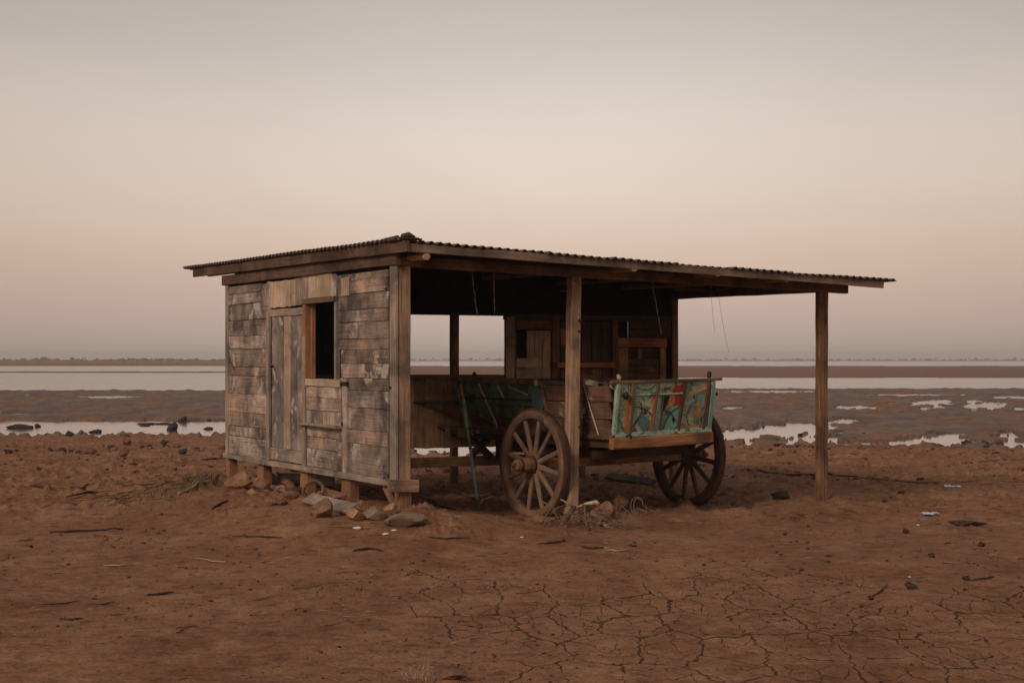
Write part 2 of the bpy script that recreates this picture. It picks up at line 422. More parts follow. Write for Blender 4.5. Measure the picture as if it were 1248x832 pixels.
# keep the sheet finite sideways
XX=np.clip(XX,-4200,4200)
ZZ=np.zeros_like(XX);WW=np.zeros_like(XX);CC=np.zeros_like(XX)
for i in range(0,len(Ys),80):
    a,b_,c_=height(XX[i:i+80],YY[i:i+80]); ZZ[i:i+80]=a;WW[i:i+80]=b_;CC[i:i+80]=c_
ZZ=np.where(YY<7.0,np.where(np.abs(XX)>60,-.18,ZZ),ZZ)
def gridmesh(name,X,Y,Z,attrs,mat):
    nr,nc=X.shape; me=bpy.data.meshes.new(name)
    me.vertices.add(nr*nc); me.vertices.foreach_set('co',np.stack([X,Y,Z],-1).astype(np.float32).ravel())
    idx=np.arange(nr*nc).reshape(nr,nc)
    q=np.stack([idx[:-1,:-1],idx[:-1,1:],idx[1:,1:],idx[1:,:-1]],-1).reshape(-1,4).astype(np.int32)
    me.loops.add(q.size); me.loops.foreach_set('vertex_index',q.ravel())
    me.polygons.add(len(q)); me.polygons.foreach_set('loop_start',np.arange(0,q.size,4,dtype=np.int32))
    me.polygons.foreach_set('loop_total',np.full(len(q),4,dtype=np.int32))
    me.update(calc_edges=True); me.polygons.foreach_set('use_smooth',np.ones(len(q),dtype=bool))
    for k,a in attrs.items():
        at=me.attributes.new(k,'FLOAT','POINT'); at.data.foreach_set('value',a.astype(np.float32).ravel())
    me.materials.append(mat); o=bpy.data.objects.new(name,me); col.objects.link(o); return o
m,nt,b=newmat('red_mud_soil'); q=NB(nt)
geo=q.n('ShaderNodeNewGeometry'); pos=geo.outputs['Position']
aw=q.n('ShaderNodeAttribute',attribute_name='wet'); ac=q.n('ShaderNodeAttribute',attribute_name='crack')
n1=q.noise(pos,.7,8,.62,.3); n2=q.noise(pos,6,8,.7); n3=q.noise(pos,45,5,.7); n4=q.noise(q.mapping(pos,(.9,.5,1)),2.2,6,.6)
c=q.mix(q.ramp(n1,[(.32,0.0),(.68,1.0)]),(.172,.074,.038),(.272,.137,.078))
c=q.mix(q.ramp(n4,[(.50,0.0),(.68,.55)]),c,(.34,.185,.098))
c=q.mix(.7,c,q.ramp(n2,[(.33,(.50,.45,.43)),(.48,(1.,1.,1.)),(.66,(1.35,1.32,1.3))]),'MULTIPLY')
c=q.mix(.85,c,q.ramp(n3,[(.32,.40),(.47,1.0),(.7,1.3)]),'MULTIPLY')
vo=q.n('ShaderNodeTexVoronoi'); vo.inputs['Scale'].default_value=16; q.l(pos,vo.inputs['Vector'])
c=q.mix(q.math('MULTIPLY',q.ramp(vo.outputs['Distance'],[(.09,1.0),(.16,0.0)]),q.ramp(n1,[(.45,0.0),(.6,.75)])),c,(.05,.025,.017))
wv=q.n('ShaderNodeTexNoise'); wv.inputs['Scale'].default_value=6.5; wv.inputs['Detail'].default_value=3; q.l(pos,wv.inputs['Vector'])
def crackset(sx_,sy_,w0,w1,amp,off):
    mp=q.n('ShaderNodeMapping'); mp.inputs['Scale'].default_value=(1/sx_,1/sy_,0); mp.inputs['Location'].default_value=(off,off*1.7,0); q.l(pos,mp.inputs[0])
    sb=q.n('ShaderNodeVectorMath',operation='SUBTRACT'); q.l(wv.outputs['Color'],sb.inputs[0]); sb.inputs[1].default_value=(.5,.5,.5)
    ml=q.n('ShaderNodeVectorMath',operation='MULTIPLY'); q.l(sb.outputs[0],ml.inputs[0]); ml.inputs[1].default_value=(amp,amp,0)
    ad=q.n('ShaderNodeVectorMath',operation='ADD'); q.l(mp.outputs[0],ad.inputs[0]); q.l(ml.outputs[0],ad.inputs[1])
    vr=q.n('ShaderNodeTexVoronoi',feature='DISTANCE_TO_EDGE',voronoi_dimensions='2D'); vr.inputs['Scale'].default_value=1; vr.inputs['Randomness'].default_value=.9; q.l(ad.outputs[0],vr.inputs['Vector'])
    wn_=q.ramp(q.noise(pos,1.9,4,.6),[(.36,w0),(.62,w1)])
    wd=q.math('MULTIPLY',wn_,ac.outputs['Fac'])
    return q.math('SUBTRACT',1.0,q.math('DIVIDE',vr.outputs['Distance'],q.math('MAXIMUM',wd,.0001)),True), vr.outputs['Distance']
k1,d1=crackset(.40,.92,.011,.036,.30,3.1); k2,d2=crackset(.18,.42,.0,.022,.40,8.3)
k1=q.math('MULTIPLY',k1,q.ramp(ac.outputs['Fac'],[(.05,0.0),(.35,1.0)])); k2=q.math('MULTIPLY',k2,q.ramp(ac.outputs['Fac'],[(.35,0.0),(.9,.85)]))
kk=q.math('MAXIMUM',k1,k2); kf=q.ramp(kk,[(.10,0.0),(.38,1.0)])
c=q.mix(q.math('MULTIPLY',kf,.95),c,(.014,.006,.004))  # shade inside the cracks painted as near-black lines in the soil colour
c=q.mix(q.math('MULTIPLY',q.ramp(d1,[(.04,.25),(.16,0.0)]),ac.outputs['Fac']),c,(.32,.17,.10))
wetc=q.mix(q.ramp(n4,[(.35,0.0),(.65,1.0)]),(.115,.068,.045),(.19,.118,.080))
wetc=q.mix(.6,wetc,q.ramp(n2,[(.3,.55),(.7,1.3)]),'MULTIPLY')
fm=q.noise(q.mapping(pos,(1.3,.28,1)),1.0,7,.66,.4)
wetc=q.mix(.85,wetc,q.ramp(fm,[(.34,(.50,.48,.48)),(.5,(1,1,1)),(.66,(1.45,1.3,1.2))]),'MULTIPLY')
c=q.mix(aw.outputs['Fac'],c,wetc)
q.l(c,b.inputs['Base Color'])
q.l(q.ramp(q.math('MULTIPLY',aw.outputs['Fac'],q.ramp(n2,[(.3,1.0),(.7,.7)])),[(0,.95),(1,.62)]),b.inputs['Roughness'])
q.l(q.math('MULTIPLY',q.math('SUBTRACT',1.0,kf),q.math('ADD',q.math('MULTIPLY',aw.outputs['Fac'],.2),.05)),b.inputs['Specular IOR Level'])
h=q.math('SUBTRACT',q.math('ADD',n2,q.math('MULTIPLY',n3,.3))  ,q.math('MULTIPLY',kf,.35))
q.l(q.bump(h,.85,.035),b.inputs['Normal'])
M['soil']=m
_Z=ZZ; _Ys=Ys; _ks=ks
def gz(x,y):
    j=int(np.clip(np.searchsorted(_Ys,y)-1,0,len(_Ys)-2)); k=x/max(abs(y),7.0); i=int(np.clip(np.searchsorted(_ks,k)-1,0,len(_ks)-2))
    fy=(y-_Ys[j])/(_Ys[j+1]-_Ys[j]); fx=(k-_ks[i])/(_ks[i+1]-_ks[i])
    return float((_Z[j,i]*(1-fx)+_Z[j,i+1]*fx)*(1-fy)+(_Z[j+1,i]*(1-fx)+_Z[j+1,i+1]*fx)*fy)
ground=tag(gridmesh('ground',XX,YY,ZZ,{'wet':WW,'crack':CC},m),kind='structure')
# water
m,nt,b=newmat('still_brown_water'); q=NB(nt); geo=q.n('ShaderNodeNewGeometry')
b.inputs['Base Color'].default_value=(.10,.075,.06,1); b.inputs['Roughness'].default_value=.06; b.inputs['IOR'].default_value=1.33
mp=q.mapping(geo.outputs['Position'],(.35,.10,1)); nn=q.noise(mp,3.0,5,.6)
q.l(q.bump(nn,.22,.05),b.inputs['Normal'])
q.l(q.ramp(q.noise(q.mapping(geo.outputs['Position'],(.01,.03,1)),1.,3,.6),[(.35,.05),(.65,.22)]),b.inputs['Roughness'])
wb=MB(); wb.v=[Vector(p) for p in ((-4190,26,WZ),(4190,26,WZ),(4190,4590,WZ),(-4190,4590,WZ))]; wb.face((0,1,2,3),[(0,0)]*4)
tag(wb.build('water',m),kind='structure')

import bmesh
bmt=bmesh.new(); bmesh.ops.create_icosphere(bmt,subdivisions=1,radius=1); tv=np.array([v.co[:] for v in bmt.verts]); tf=np.array([[v.index for v in f.verts] for f in bmt.faces]); bmt.free()
def stuffmesh(name,V,FF,mats,mi,label,cat):
    me=bpy.data.meshes.new(name); me.vertices.add(V.reshape(-1,3).shape[0]); me.vertices.foreach_set('co',V.astype(np.float32).ravel())
    f=FF.reshape(-1,3).astype(np.int32); me.loops.add(f.size); me.loops.foreach_set('vertex_index',f.ravel()); me.polygons.add(len(f))
    me.polygons.foreach_set('loop_start',np.arange(0,f.size,3,dtype=np.int32)); me.polygons.foreach_set('loop_total',np.full(len(f),3,dtype=np.int32))
    for k in mats: me.materials.append(M[k])
    me.polygons.foreach_set('material_index',mi.astype(np.int32)); me.update(calc_edges=True)
    o=bpy.data.objects.new(name,me); col.objects.link(o); return tag(o,label,cat,kind='stuff')
# ------------------------------------------------------------------ distant trees (a wood that reads as one mass)
def treeline(name,Y,u0,u1,n,hm,label):
    rs=np.random.RandomState(int(Y)); u=rs.uniform(u0,u1,n); y=Y+rs.uniform(-60,60,n); x=(u-CX)/F*y
    k=.55+.9*np.abs(fbm(x*.012,x*0,3,4))+.6*rs.uniform(0,1,n)**4
    rr=hm*k*rs.uniform(.2,.45,n); sc_=np.stack([rs.uniform(1,2.3,n),np.full(n,1.2),rs.uniform(.55,1,n)],-1)*rr[:,None]
    V=tv[None]*sc_[:,None,:]+rs.uniform(-.35,.35,(n,len(tv),3))*rr[:,None,None]+np.stack([x,y,rs.uniform(.1,.75,n)*hm*k],-1)[:,None,:]
    FF=tf[None]+(np.arange(n)*len(tv))[:,None,None]
    o=stuffmesh(name,V,FF,['tree'],np.zeros(n*len(tf)),label,'trees')
    return o

treeline('distant_trees',1350,-500,470,1500,2.7,'low hazy line of trees on the far left shore above an orange sandbank')
treeline('distant_trees',2600,380,1900,1500,3.9,'thin hazy line of trees along the far right horizon across the water')

# ------------------------------------------------------------------ HUT
hut=empty('wooden_hut',C0,(0,0,HROT))
tag(hut,'weathered open plank hut on stilts with a corrugated metal roof sheltering a cart','hut')
def z0(u,v): return HL(u,v,'x',0).z
def yu(u,v=450): return HL(u,v,'x',0).y
XW=-.03
SILT=HL(477,584,'x',XW).z; SILB=HL(477,591.5,'x',XW).z
WTOP=HL(470,324,'x',XW).z
YEND=yu(280)
def hb(mb,y0,y1,zc,w,x=XW,t=.024,mi=0,**k): mb.board((x,y0,zc),(x,y1,zc),w,t,(0,0,1),mi,**k)
def vb(mb,yc,z0_,z1_,w,x=XW,t=.024,mi=0,**k): mb.board((x,yc,z0_),(x,yc,z1_),w,t,(0,1,0),mi,**k)
w=MB()
# near section, horizontal boards
ywr=yu(416); ycn=yu(477.5)
rows=[332,341,357,377,392,413,426,443,461,476,497,524,541,571]
zr=[HL(447,v,'x',0).z for v in rows]; zr[-1]=SILT; zr.append(None)
for i in range(len(rows)-1):
    a,bz=zr[i],zr[i+1]; hgt=a-bz-.0025
    y1=ywr if not(i in(1,)) else yu(431)
    y0=ycn-.005
    if i in (6,7): y1=yu(419)
    x=XW+R.uniform(-.007,.007)
    if R.random()<.14 and i not in(1,):
        ym=y0+(y1-y0)*R.uniform(.3,.6); hb(w,y0,ym-.002,(a+bz)/2,hgt,x); hb(w,ym+.002,y1,(a+bz)/2,hgt-.006,x+R.uniform(-.005,.005))
    else: hb(w,y0,y1,(a+bz)/2,hgt,x)
# top band under plate: vertical light boards above window and door
def vset(mb,ua,ub,va,vb_,n,mi,uref=None,x=XW):
    ya,yb=yu(ua),yu(ub); uc=(ua+ub)/2; zt=HL(uc,va,'x',0).z; zb=HL(uc,vb_,'x',0).z
    for i in range(n):
        wd=(yb-ya)/n; vb(mb,ya+wd*(i+.5),zb+R.uniform(-.004,.004),zt,abs(wd)-.006,x+R.uniform(-.005,.005),mi=mi)
vset(w,414,420,336,362,1,0); vset(w,420,430,338,360,1,2,x=XW-.004); vset(w,430,433,338,360,1,0)
vset(w,373,380,334,364,1,0); vset(w,380,408,334,362.5,4,1); vset(w,408,414,334,362,1,0)
vset(w,329,333,343,377,1,0); vset(w,333,364,342,374,5,1); vset(w,364,373,338,372,1,0)
# far-left section horizontal boards
rows2=[347,357,370,390,409,425,447,458,480,503,520,533,551]
zr2=[HL(305,v,'x',0).z for v in rows2]; zr2[-1]=SILT
for i in range(len(rows2)-1):
    a,bz=zr2[i],zr2[i+1]
    yA,yB=yu(331),yu(282)
    if i<2: yA=yu(322.5)
    x=XW+R.uniform(-.007,.007)
    if R.random()<.14:
        ym=yA+(yB-yA)*R.uniform(.3,.6); hb(w,yA,ym-.002,(a+bz)/2,a-bz-.005,x); hb(w,ym+.002,yB,(a+bz)/2,a-bz-.01,x+.004)
    else: hb(w,yA,yB,(a+bz)/2,a-bz-.005,x)
vset(w,322.5,329,346,372,1,0)
# boards below window hatch, between door and near section
ydr=yu(376); yh=yu(423)
zt=HL(400,462,'x',0).z
for a,bz in ((520,534),(534,549),(549,566)):
    za,zb=HL(404,a,'x',0).z,HL(404,bz,'x',0).z
    if bz==566: zb=SILT
    hb(w,yu(429.5),ydr,(za+zb)/2,za-zb-.005,XW+R.uniform(-.004,.004))
# inner lining so no gaps show through (leaves the window opening)
ywl=yu(378);ywn=yu(413);zw0=HL(395,462,'x',0).z;zw1=HL(395,369,'x',0).z
for (a,c_) in ((0.06,ywn-.0),(ywl,YEND-.02)):
    n=9
    for i in range(n):
        zc=SILT+(WTOP-SILT)*(i+.5)/n; hb(w,a,c_,zc,(WTOP-SILT)/n-.002,x=.0,t=.018,mi=3,jit=.0)
for (za,zb) in ((SILT,zw0),(zw1,WTOP)):
    n=3
    for i in range(n): hb(w,ywn+.002,ywl-.002,za+(zb-za)*(i+.5)/n,(zb-za)/n-.002,x=.0,t=.018,mi=3,jit=.0)
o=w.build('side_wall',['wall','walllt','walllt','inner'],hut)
# corner trims
t=MB(); vb(t,.078,SILB+.02,WTOP+.02,.165,x=-.040,t=.03); t.build('corner_trim','trim',hut)
t=MB(); vb(t,YEND-.03,SILB-.02,WTOP+.02,.12,x=-.040,t=.03); t.build('corner_trim','trim',hut)
# wall plate and sill on the side wall
t=MB(); zt1=HL(485,309,'x',-.05).z; t.board((-.045,-.05,(WTOP+zt1)/2+.005),(-.045,YEND+.12,(WTOP+zt1)/2+.02),zt1-WTOP+.02,.06,(0,0,1),jit=.008); t.build('wall_plate','beamd',hut)
t=MB(); t.board((-.045,-.02,(SILT+SILB)/2),(-.045,YEND+.05,(SILT+SILB)/2),SILT-SILB,.07,(0,0,1),jit=.01); t.build('sill_beam','trim',hut)
t=MB(); a=HL(470,583,'y',-.04); bq=HL(509,597,'y',-.04); t.board((-.15,-.045,.285),(bq.x,-.045,.272),.13,.06,(0,0,1),jit=.006,bev=.008); 
t.build('sill_end_block','post',hut)
# door
d=MB(); dz1=HL(353,381,'x',0).z; dz0=SILT+.01
y0,y1=yu(375.5),yu(331.5)
for i in range(5):
    wd=(y1-y0-.16)/5; vb(d,y0+.02+wd*(i+.5),dz0+.16,dz1-.035,wd-.005,x=XW-.012+R.uniform(-.003,.003),t=.022,mi=(1 if i==2 else 0))
door=d.build('door',['door','walllt'],hut)
d=MB(); vb(d,y1-.05,dz0-.01,dz1+.02,.10,x=XW-.03,t=.035); d.build('door_stile','trim',door)
d=MB(); vb(d,y0-.03,dz0-.06,dz1-.3,.09,x=XW-.03,t=.03); d.build('door_stile','trim',door)
d=MB(); hb(d,y0,y1,dz1+.005,.09,x=XW-.022,t=.03); d.build('door_rail','trim',door)
d=MB(); hb(d,y0,y1-.1,dz0+.08,.15,x=XW-.018,t=.022); d.build('door_rail','door',door)
p=HL(332.5,447,'x',XW-.05); d=MB(); d.tube([(p.x+.01,p.y,p.z),(p.x-.03,p.y,p.z+.005),(p.x-.045,p.y-.05,p.z+.01),(p.x-.02,p.y-.09,p.z+.015)],.011,8)
d.build('handle','iron',door)
# window frame & hatch
f=MB(); zwb=zw0;zwt=zw1
vb(f,ywl+.03,zwb-.02,zwt+.03,.09,x=-.02,t=.10); vb(f,ywl-.045,zwb+.01,zwt+.0,.05,x=.02,t=.05,mi=0)
wf=f.build('window_frame','stilt',hut)
f=MB(); vb(f,ywn-.03,zwb,zwt+.0,.06,x=-.03,t=.06); f.build('window_frame','trim',hut)
f=MB(); hb(f,ywn-.05,ywl+.10,zwt+.03,.06,x=-.045,t=.075); f.build('window_lintel','beam',hut)
s=MB(); za=HL(400,462,'x',-.05).z; zb2=HL(400,471,'x',-.05).z
hb(s,yu(421),ydr+.02,(za+zb2)/2,za-zb2,x=-.05,t=.04,jit=.006,mi=1)
rowsh=[471,485,501,519]
for i in range(3):
    A,B=HL(402,rowsh[i],'x',0).z,HL(402,rowsh[i+1],'x',0).z
    if i==2:
        for k in range(6):
            ya=yu(421);wd=(ydr-ya)/6; vb(s,ya+wd*(k+.5),B,A-.003,wd-.006,x=XW-.012+R.uniform(-.006,.004),mi=2)
    else: hb(s,yu(421),ydr,(A+B)/2,A-B-.004,x=XW-.010)
hatch=s.build('shutter',['wall','walllt','door'],hut)
s=MB(); vb(s,yu(426),SILT-.0,za+.02,.12,x=XW-.018,t=.03); s.build('shutter_stile','wall',hatch)
s=MB(); zl=HL(402,519.5,'x',-.08).z; s.board((-.075,yu(421.5),zl),(-.075,ydr+.05,zl+.005),.03,.09,(0,0,1)); s.build('ledge','trim',hatch)
s=MB(); zl=HL(425,517,'x',-.06).z; s.tube([(-.03,yu(424),zl-.05),(-.075,yu(424),zl),(-.03,yu(424),zl+.04)],.012,6); s.build('latch','iron',hatch); s=MB(); zl=HL(425,468,'x',-.06).z; s.board((-.055,yu(429),zl),(-.055,yu(418),zl),.05,.02,(0,0,1)); s.build('hinge','iron',hatch)
# wall knobs / knots on boards
for (u,v) in ((476,472),(473,580),(468,583),(470,352)):
    k=MB(); p=HL(u,v,'x',-.06); k.tube([(p.x+.03,p.y,p.z),(p.x-.01,p.y,p.z)],[.016,.011],8); k.build('bolt_head','iron',hut)
# posts -----------------------------------------------------------------
zb_f=HL(505,325.5,'y',0).z; zb_r=HL(1020,356.5,'y',0).z
xr=HL(1005,500,'y',0).x; xm=HL(703,500,'y',0).x; xb=HL(1034,350,'y',0).x
def bz(x): x0=HL(505,325,'y',0).x; return zb_f+(zb_r-zb_f)*(x-x0)/(HL(1020,356,'y',0).x-x0)
def post(name,x,y,z0_,z1_,w_,mat,lean=(0,0),knots=(),jit=.006):
    p=MB(); p.board((x+lean[0],y+lean[1],z0_),(x,y,z1_),w_,w_,(1,0,0),jit=jit,bev=.008,seg=14)
    return p.build(name,mat,hut)
t=MB(); t.board((.0475,.066,SILB-.02),(.0475,.066,bz(.06)),.150,.125,(1,0,0),jit=.004,bev=.008,seg=14); t.build('post','post',hut)
pm=post('post',xm,.062,-.30,bz(xm),.128,'post',lean=(-.045,0))
for (u,v,r) in ((707,391,.028),(706,404,.022),(706,520,.016)):
    k=MB(); p=HL(u,v,'y',-.0025); k.tube([(p.x,p.y+.01,p.z),(p.x,p.y-.003,p.z)],[r,r*.8],9); k.build('knot','twig',pm)
post('post',xr-.02,.062,-.30,bz(xr)-.002,.085,'postend',lean=(.0,0))
t=MB(); t.board((xr+.048,.066,-.25),(xr+.048,.066,bz(xr)+.0),.045,.10,(1,0,0),jit=.006,seg=10); t.build('post','postend',hut)
YR=3.28
ye=5.82
xe=HL(821,420,'y',YR).x
post('post',xe,YR,-.35,2.52,.10,'postend')
for x in (1.5,3.43): post('post',x,ye,-.35,2.52,.10,'postend')
post('post',xe,ye,-.35,2.52,.10,'postend')
# stilts
def stilt(u,vb_,w_,y=None,x=.03,zt=SILB):
    g=HL(u,vb_,'x',0); p=MB(); yy=g.y if y is None else y
    p.board((x,yy,g.z-.15),(x,yy,zt),w_,.13,(0,1,0),jit=.012,bev=.01,seg=4,taper=.9); p.build('stilt','stilt',hut)
stilt(281,578,.14,x=.02); stilt(320,588,.26); stilt(373,597,.24); stilt(424,612,.28)
g=HL(488,620,'y',0); p=MB(); p.board((.055,.06,g.z-.2),(.055,.06,SILB+.0),.14,.14,(1,0,0),jit=.008,bev=.01,seg=3); p.build('stilt','stilt',hut)
p=MB(); A=HL(469,592,'x',-.01);B=HL(481,615,'x',-.01); p.board((-.0,A.y+.02,A.z),(.0,.12,.02),.07,.04,(0,1,.3)); p.build('brace','stilt',hut)
# front beam
t=MB(); zc=.055; t.board((-.06,.05,bz(-.06)+zc),(xb,.05,bz(xb)+zc),.115,.10,(0,0,1),jit=.009,bev=.012,seg=20); t.build('front_beam','beam',hut)
# side beams along y
t=MB(); t.board((xr,.11,bz(xr)+.055),(xr-.03,ye+.3,2.50),.11,.09,(0,0,1),jit=.008,bev=.01); t.build('side_beam','beam',hut)
t=MB(); t.board((.05,.11,bz(0)+.055),(.05,ye,bz(0)+.07),.11,.09,(0,0,1),jit=.008); t.build('side_beam','inner',hut)
t=MB(); t.board((.0,ye,2.44),(xe+.1,ye,2.44),.10,.09,(0,0,1),jit=.008); t.build('rear_beam','inner',hut)
# roof plane
r0=HL(496,291.5,'y',-.45); x0r=r0.x; r1=HL(1092,341,'y',-.45); r2=HL(225,328,'x',x0r)
def rz(x,y): return .010*mnoise.noise(Vector((x*.55,y*.5,2)))-.010*math.sin(PI*min(1,max(0,(x-r0.x)/6.4)))+r0.z+(r1.z-r0.z)*(x-r0.x)/(r1.x-r0.x)+(r2.z-r0.z)*(y-r0.y)/(r2.y-r0.y)
roof=MB(); xx=x0r+.08; 
X1=r1.x; Y1=r2.y-.1
nsh=8; wsh=(X1-xx)/nsh
for sidx in range(nsh):
    xa=xx+wsh*sidx-.03; xb_=xx+wsh*(sidx+1)+.05
    if sidx==nsh-1: xb_=X1
    n=int((xb_-xa)/.1*10); ya=-.45+R.uniform(-.035,.02); yb=Y1+R.uniform(-.05,.05); nr=24; base=len(roof.v); lift=.004*(sidx%2)+R.uniform(0,.004)
    for top in (0,1):
        for j in range(nr+1):
            y=ya+(yb-ya)*j/nr
            for i in range(n+1):
                x=xa+(xb_-xa)*i/n
                roof.v.append(Vector((x,y,rz(x,y)-.014+.0155*math.cos(2*PI*(x-xx)/.1)+lift+.012*mnoise.noise(Vector((x*1.3,y*1.3,sidx*3.1)))+ (0 if top else -.003))))
    W=n+1; O=W*(nr+1)
    for j in range(nr):
        for i in range(n):
            A=base+j*W+i; uvq=[(0,0)]*4
            roof.face((A,A+W,A+W+1,A+1),uvq,0,True); B=A+O; roof.face((B,B+1,B+W+1,B+W),uvq,0,True)
    for i in range(n):
        A=base+i; roof.face((A,A+1,A+1+O,A+O),[(0,0)]*4); A=base+nr*W+i; roof.face((A+1,A,A+O,A+1+O),[(0,0)]*4)
    for j in range(nr):
        A=base+j*W; roof.face((A+W,A,A+O,A+O+W),[(0,0)]*4); A=base+j*W+n; roof.face((A,A+W,A+O+W,A+O),[(0,0)]*4)
roofo=roof.build('roof','metal',hut)
# verge strip: corrugated capping running across the left edge
vs_=MB(); ya,yb=-.47,r2.y; n=int((yb-ya)/.125*9); base=0; nx=6
for top in (0,1):
    for j in range(n+1):
        y=ya+(yb-ya)*j/n
        for i in range(nx+1):
            x=x0r-.035+(.20)*i/nx
            vs_.v.append(Vector((x,y,rz(x,y)+.014+.019*math.cos(2*PI*y/.125)+.004*mnoise.noise(Vector((x*2,y*3,5)))+(0 if top else -.003))))
W=nx+1;O=W*(n+1)
for j in range(n):
    for i in range(nx):
        A=j*W+i; vs_.face((A,A+W,A+W+1,A+1),[(0,0)]*4,0,True); B=A+O; vs_.face((B,B+1,B+W+1,B+W),[(0,0)]*4,0,True)
    A=j*W; vs_.face((A+W,A,A+O,A+O+W),[(0,0)]*4)
for i in range(nx):
    A=i; vs_.face((A,A+1,A+1+O,A+O),[(0,0)]*4); A=n*W+i; vs_.face((A+1,A,A+O,A+1+O),[(0,0)]*4)
# rolled lump at the corner
vs_.tube([(x0r-.06,-.46,rz(x0r,-.45)+.03),(x0r+.02,-.44,rz(x0r,-.45)+.045),(x0r+.10,-.42,rz(x0r,-.45)+.02)],[.02,.028,.014],8,wob=.15)
vs_.tube([(x0r-.02,-.25,rz(x0r,-.25)+.02),(x0r-.0,.15,rz(x0r,.15)+.02)],[.03,.02],8,wob=.15)
vs_.build('verge_strip','metal',roofo)
# fascias
xf1=HL(1077,345,'y',-.43).x
t=MB(); t.board((x0r+.02,-.42,rz(x0r,-.42)-.085),(xf1,-.42,rz(xf1,-.42)-.070),.085,.028,(0,0,1),jit=.004,seg=22); t.build('fascia','fascia',roofo)
yf1=HL(235,336,'x',x0r).y
t=MB(); t.board((x0r+.015,-.45,rz(x0r,-.43)-.070),(x0r+.015,yf1,rz(x0r,yf1)-.075),.115,.03,(0,0,1),jit=.006,seg=22); t.build('fascia','beamd',roofo)
# purlin logs (along y) and rafters (along x)
for u,v in ((520,312.5),(773,327),(875,333),(960,340)):
    p=HL(u,v,'y',-.42); x=p.x; ze=rz(x,1.0)-.075
    L=MB(); L.tube([(x,-.42+R.uniform(-.01,.01),p.z),(x,-.1,p.z+.008),(x+.01,.3,(p.z+ze)/2),(x+.02,1.2,ze),(x,3.4,rz(x,3.4)-.075),(x,Y1-.3,rz(x,Y1-.3)-.075)],[.037,.040,.038,.036,.035,.034],12,wob=.05); L.build('purlin','log',roofo)
for y in (1.1,2.2):
    t=MB(); t.board((x0r+.05,y,rz(0,y)-.062),(X1-.15,y,rz(X1-.15,y)-.062),.06,.05,(0,0,1)); t.build('rafter','inner',roofo)
# dark ceiling boards under the front bay
c=MB()
# ------ rear partition at y=YR
def RL(u,v): return HL(u,v,'y',YR)
zr1=RL(560,458).z; zr0=RL(560,545).z; zlin=RL(560,384).z
x620=RL(621,430).x; x498=.12
lw=MB(); x=x498
while x<RL(640,500).x:
    wd=R.uniform(.12,.16); lw.board((x+wd/2,YR,zr0+R.uniform(-.004,.004)),(x+wd/2,YR,zr1-.02),wd-.002,.022,(1,0,0),jit=.001); x+=wd
lw.build('low_wall','inlow',hut)
t=MB(); t.board((.05,YR-.02,zr1),(x620+.1,YR-.02,zr1-.01),.05,.09,(0,0,1)); t.build('low_wall_rail','inbrown',hut)
t=MB(); zz_=RL(560,562).z; t.board((.0,YR,zz_),(xe,YR,zz_),RL(560,556).z-RL(560,568).z,.10,(0,0,1)); t.build('base_rail','inbrown',hut)
xa_,xb_=RL(550,420).x,RL(558,420).x
t=MB(); t.board(((xa_+xb_)/2,YR,zr1-.03),((xa_+xb_)/2,YR,zlin+.03),xb_-xa_,.08,(1,0,0)); t.build('window_mullion','inbrown',hut)
# lintel boards
lt=MB(); ztop=rz(2,YR)-.10
hh=(ztop-zlin)/4
gx0,gx1=RL(682,355).x,RL(696,355).x
def lrow(za,zb,xs,xe_): _yy=YR+.004*(int(za*1000)%2); lt.board((xs,_yy,(za+zb)/2),(xe_,_yy,(za+zb)/2),zb-za+.004,.022,(0,0,1),jit=.0,skew=0,bev=.002)
zgap=RL(689,354.6).z
lrow(zlin,zlin+.11,.06,xe); lrow(zlin+.11,zlin+.22,.06,xe); 
zg0=zgap-.012;zg1=zgap+.006
lrow(zlin+.22,zg0,.06,xe); lrow(zg0,zg1,.06,gx0); lrow(zg0,zg1,gx1,xe)
# wedge top following the roof
n=40
for i in range(n):
    xs=.06+(xe-.06)*i/n; xq=.06+(xe-.06)*(i+1)/n
    top=rz((xs+xq)/2,YR)-.03
    lt.board(((xs+xq)/2,YR,zg1),((xs+xq)/2,YR,max(top,zg1+.03)),xq-xs+.001,.02,(1,0,0),jit=0,skew=0,bev=.001,seg=1)
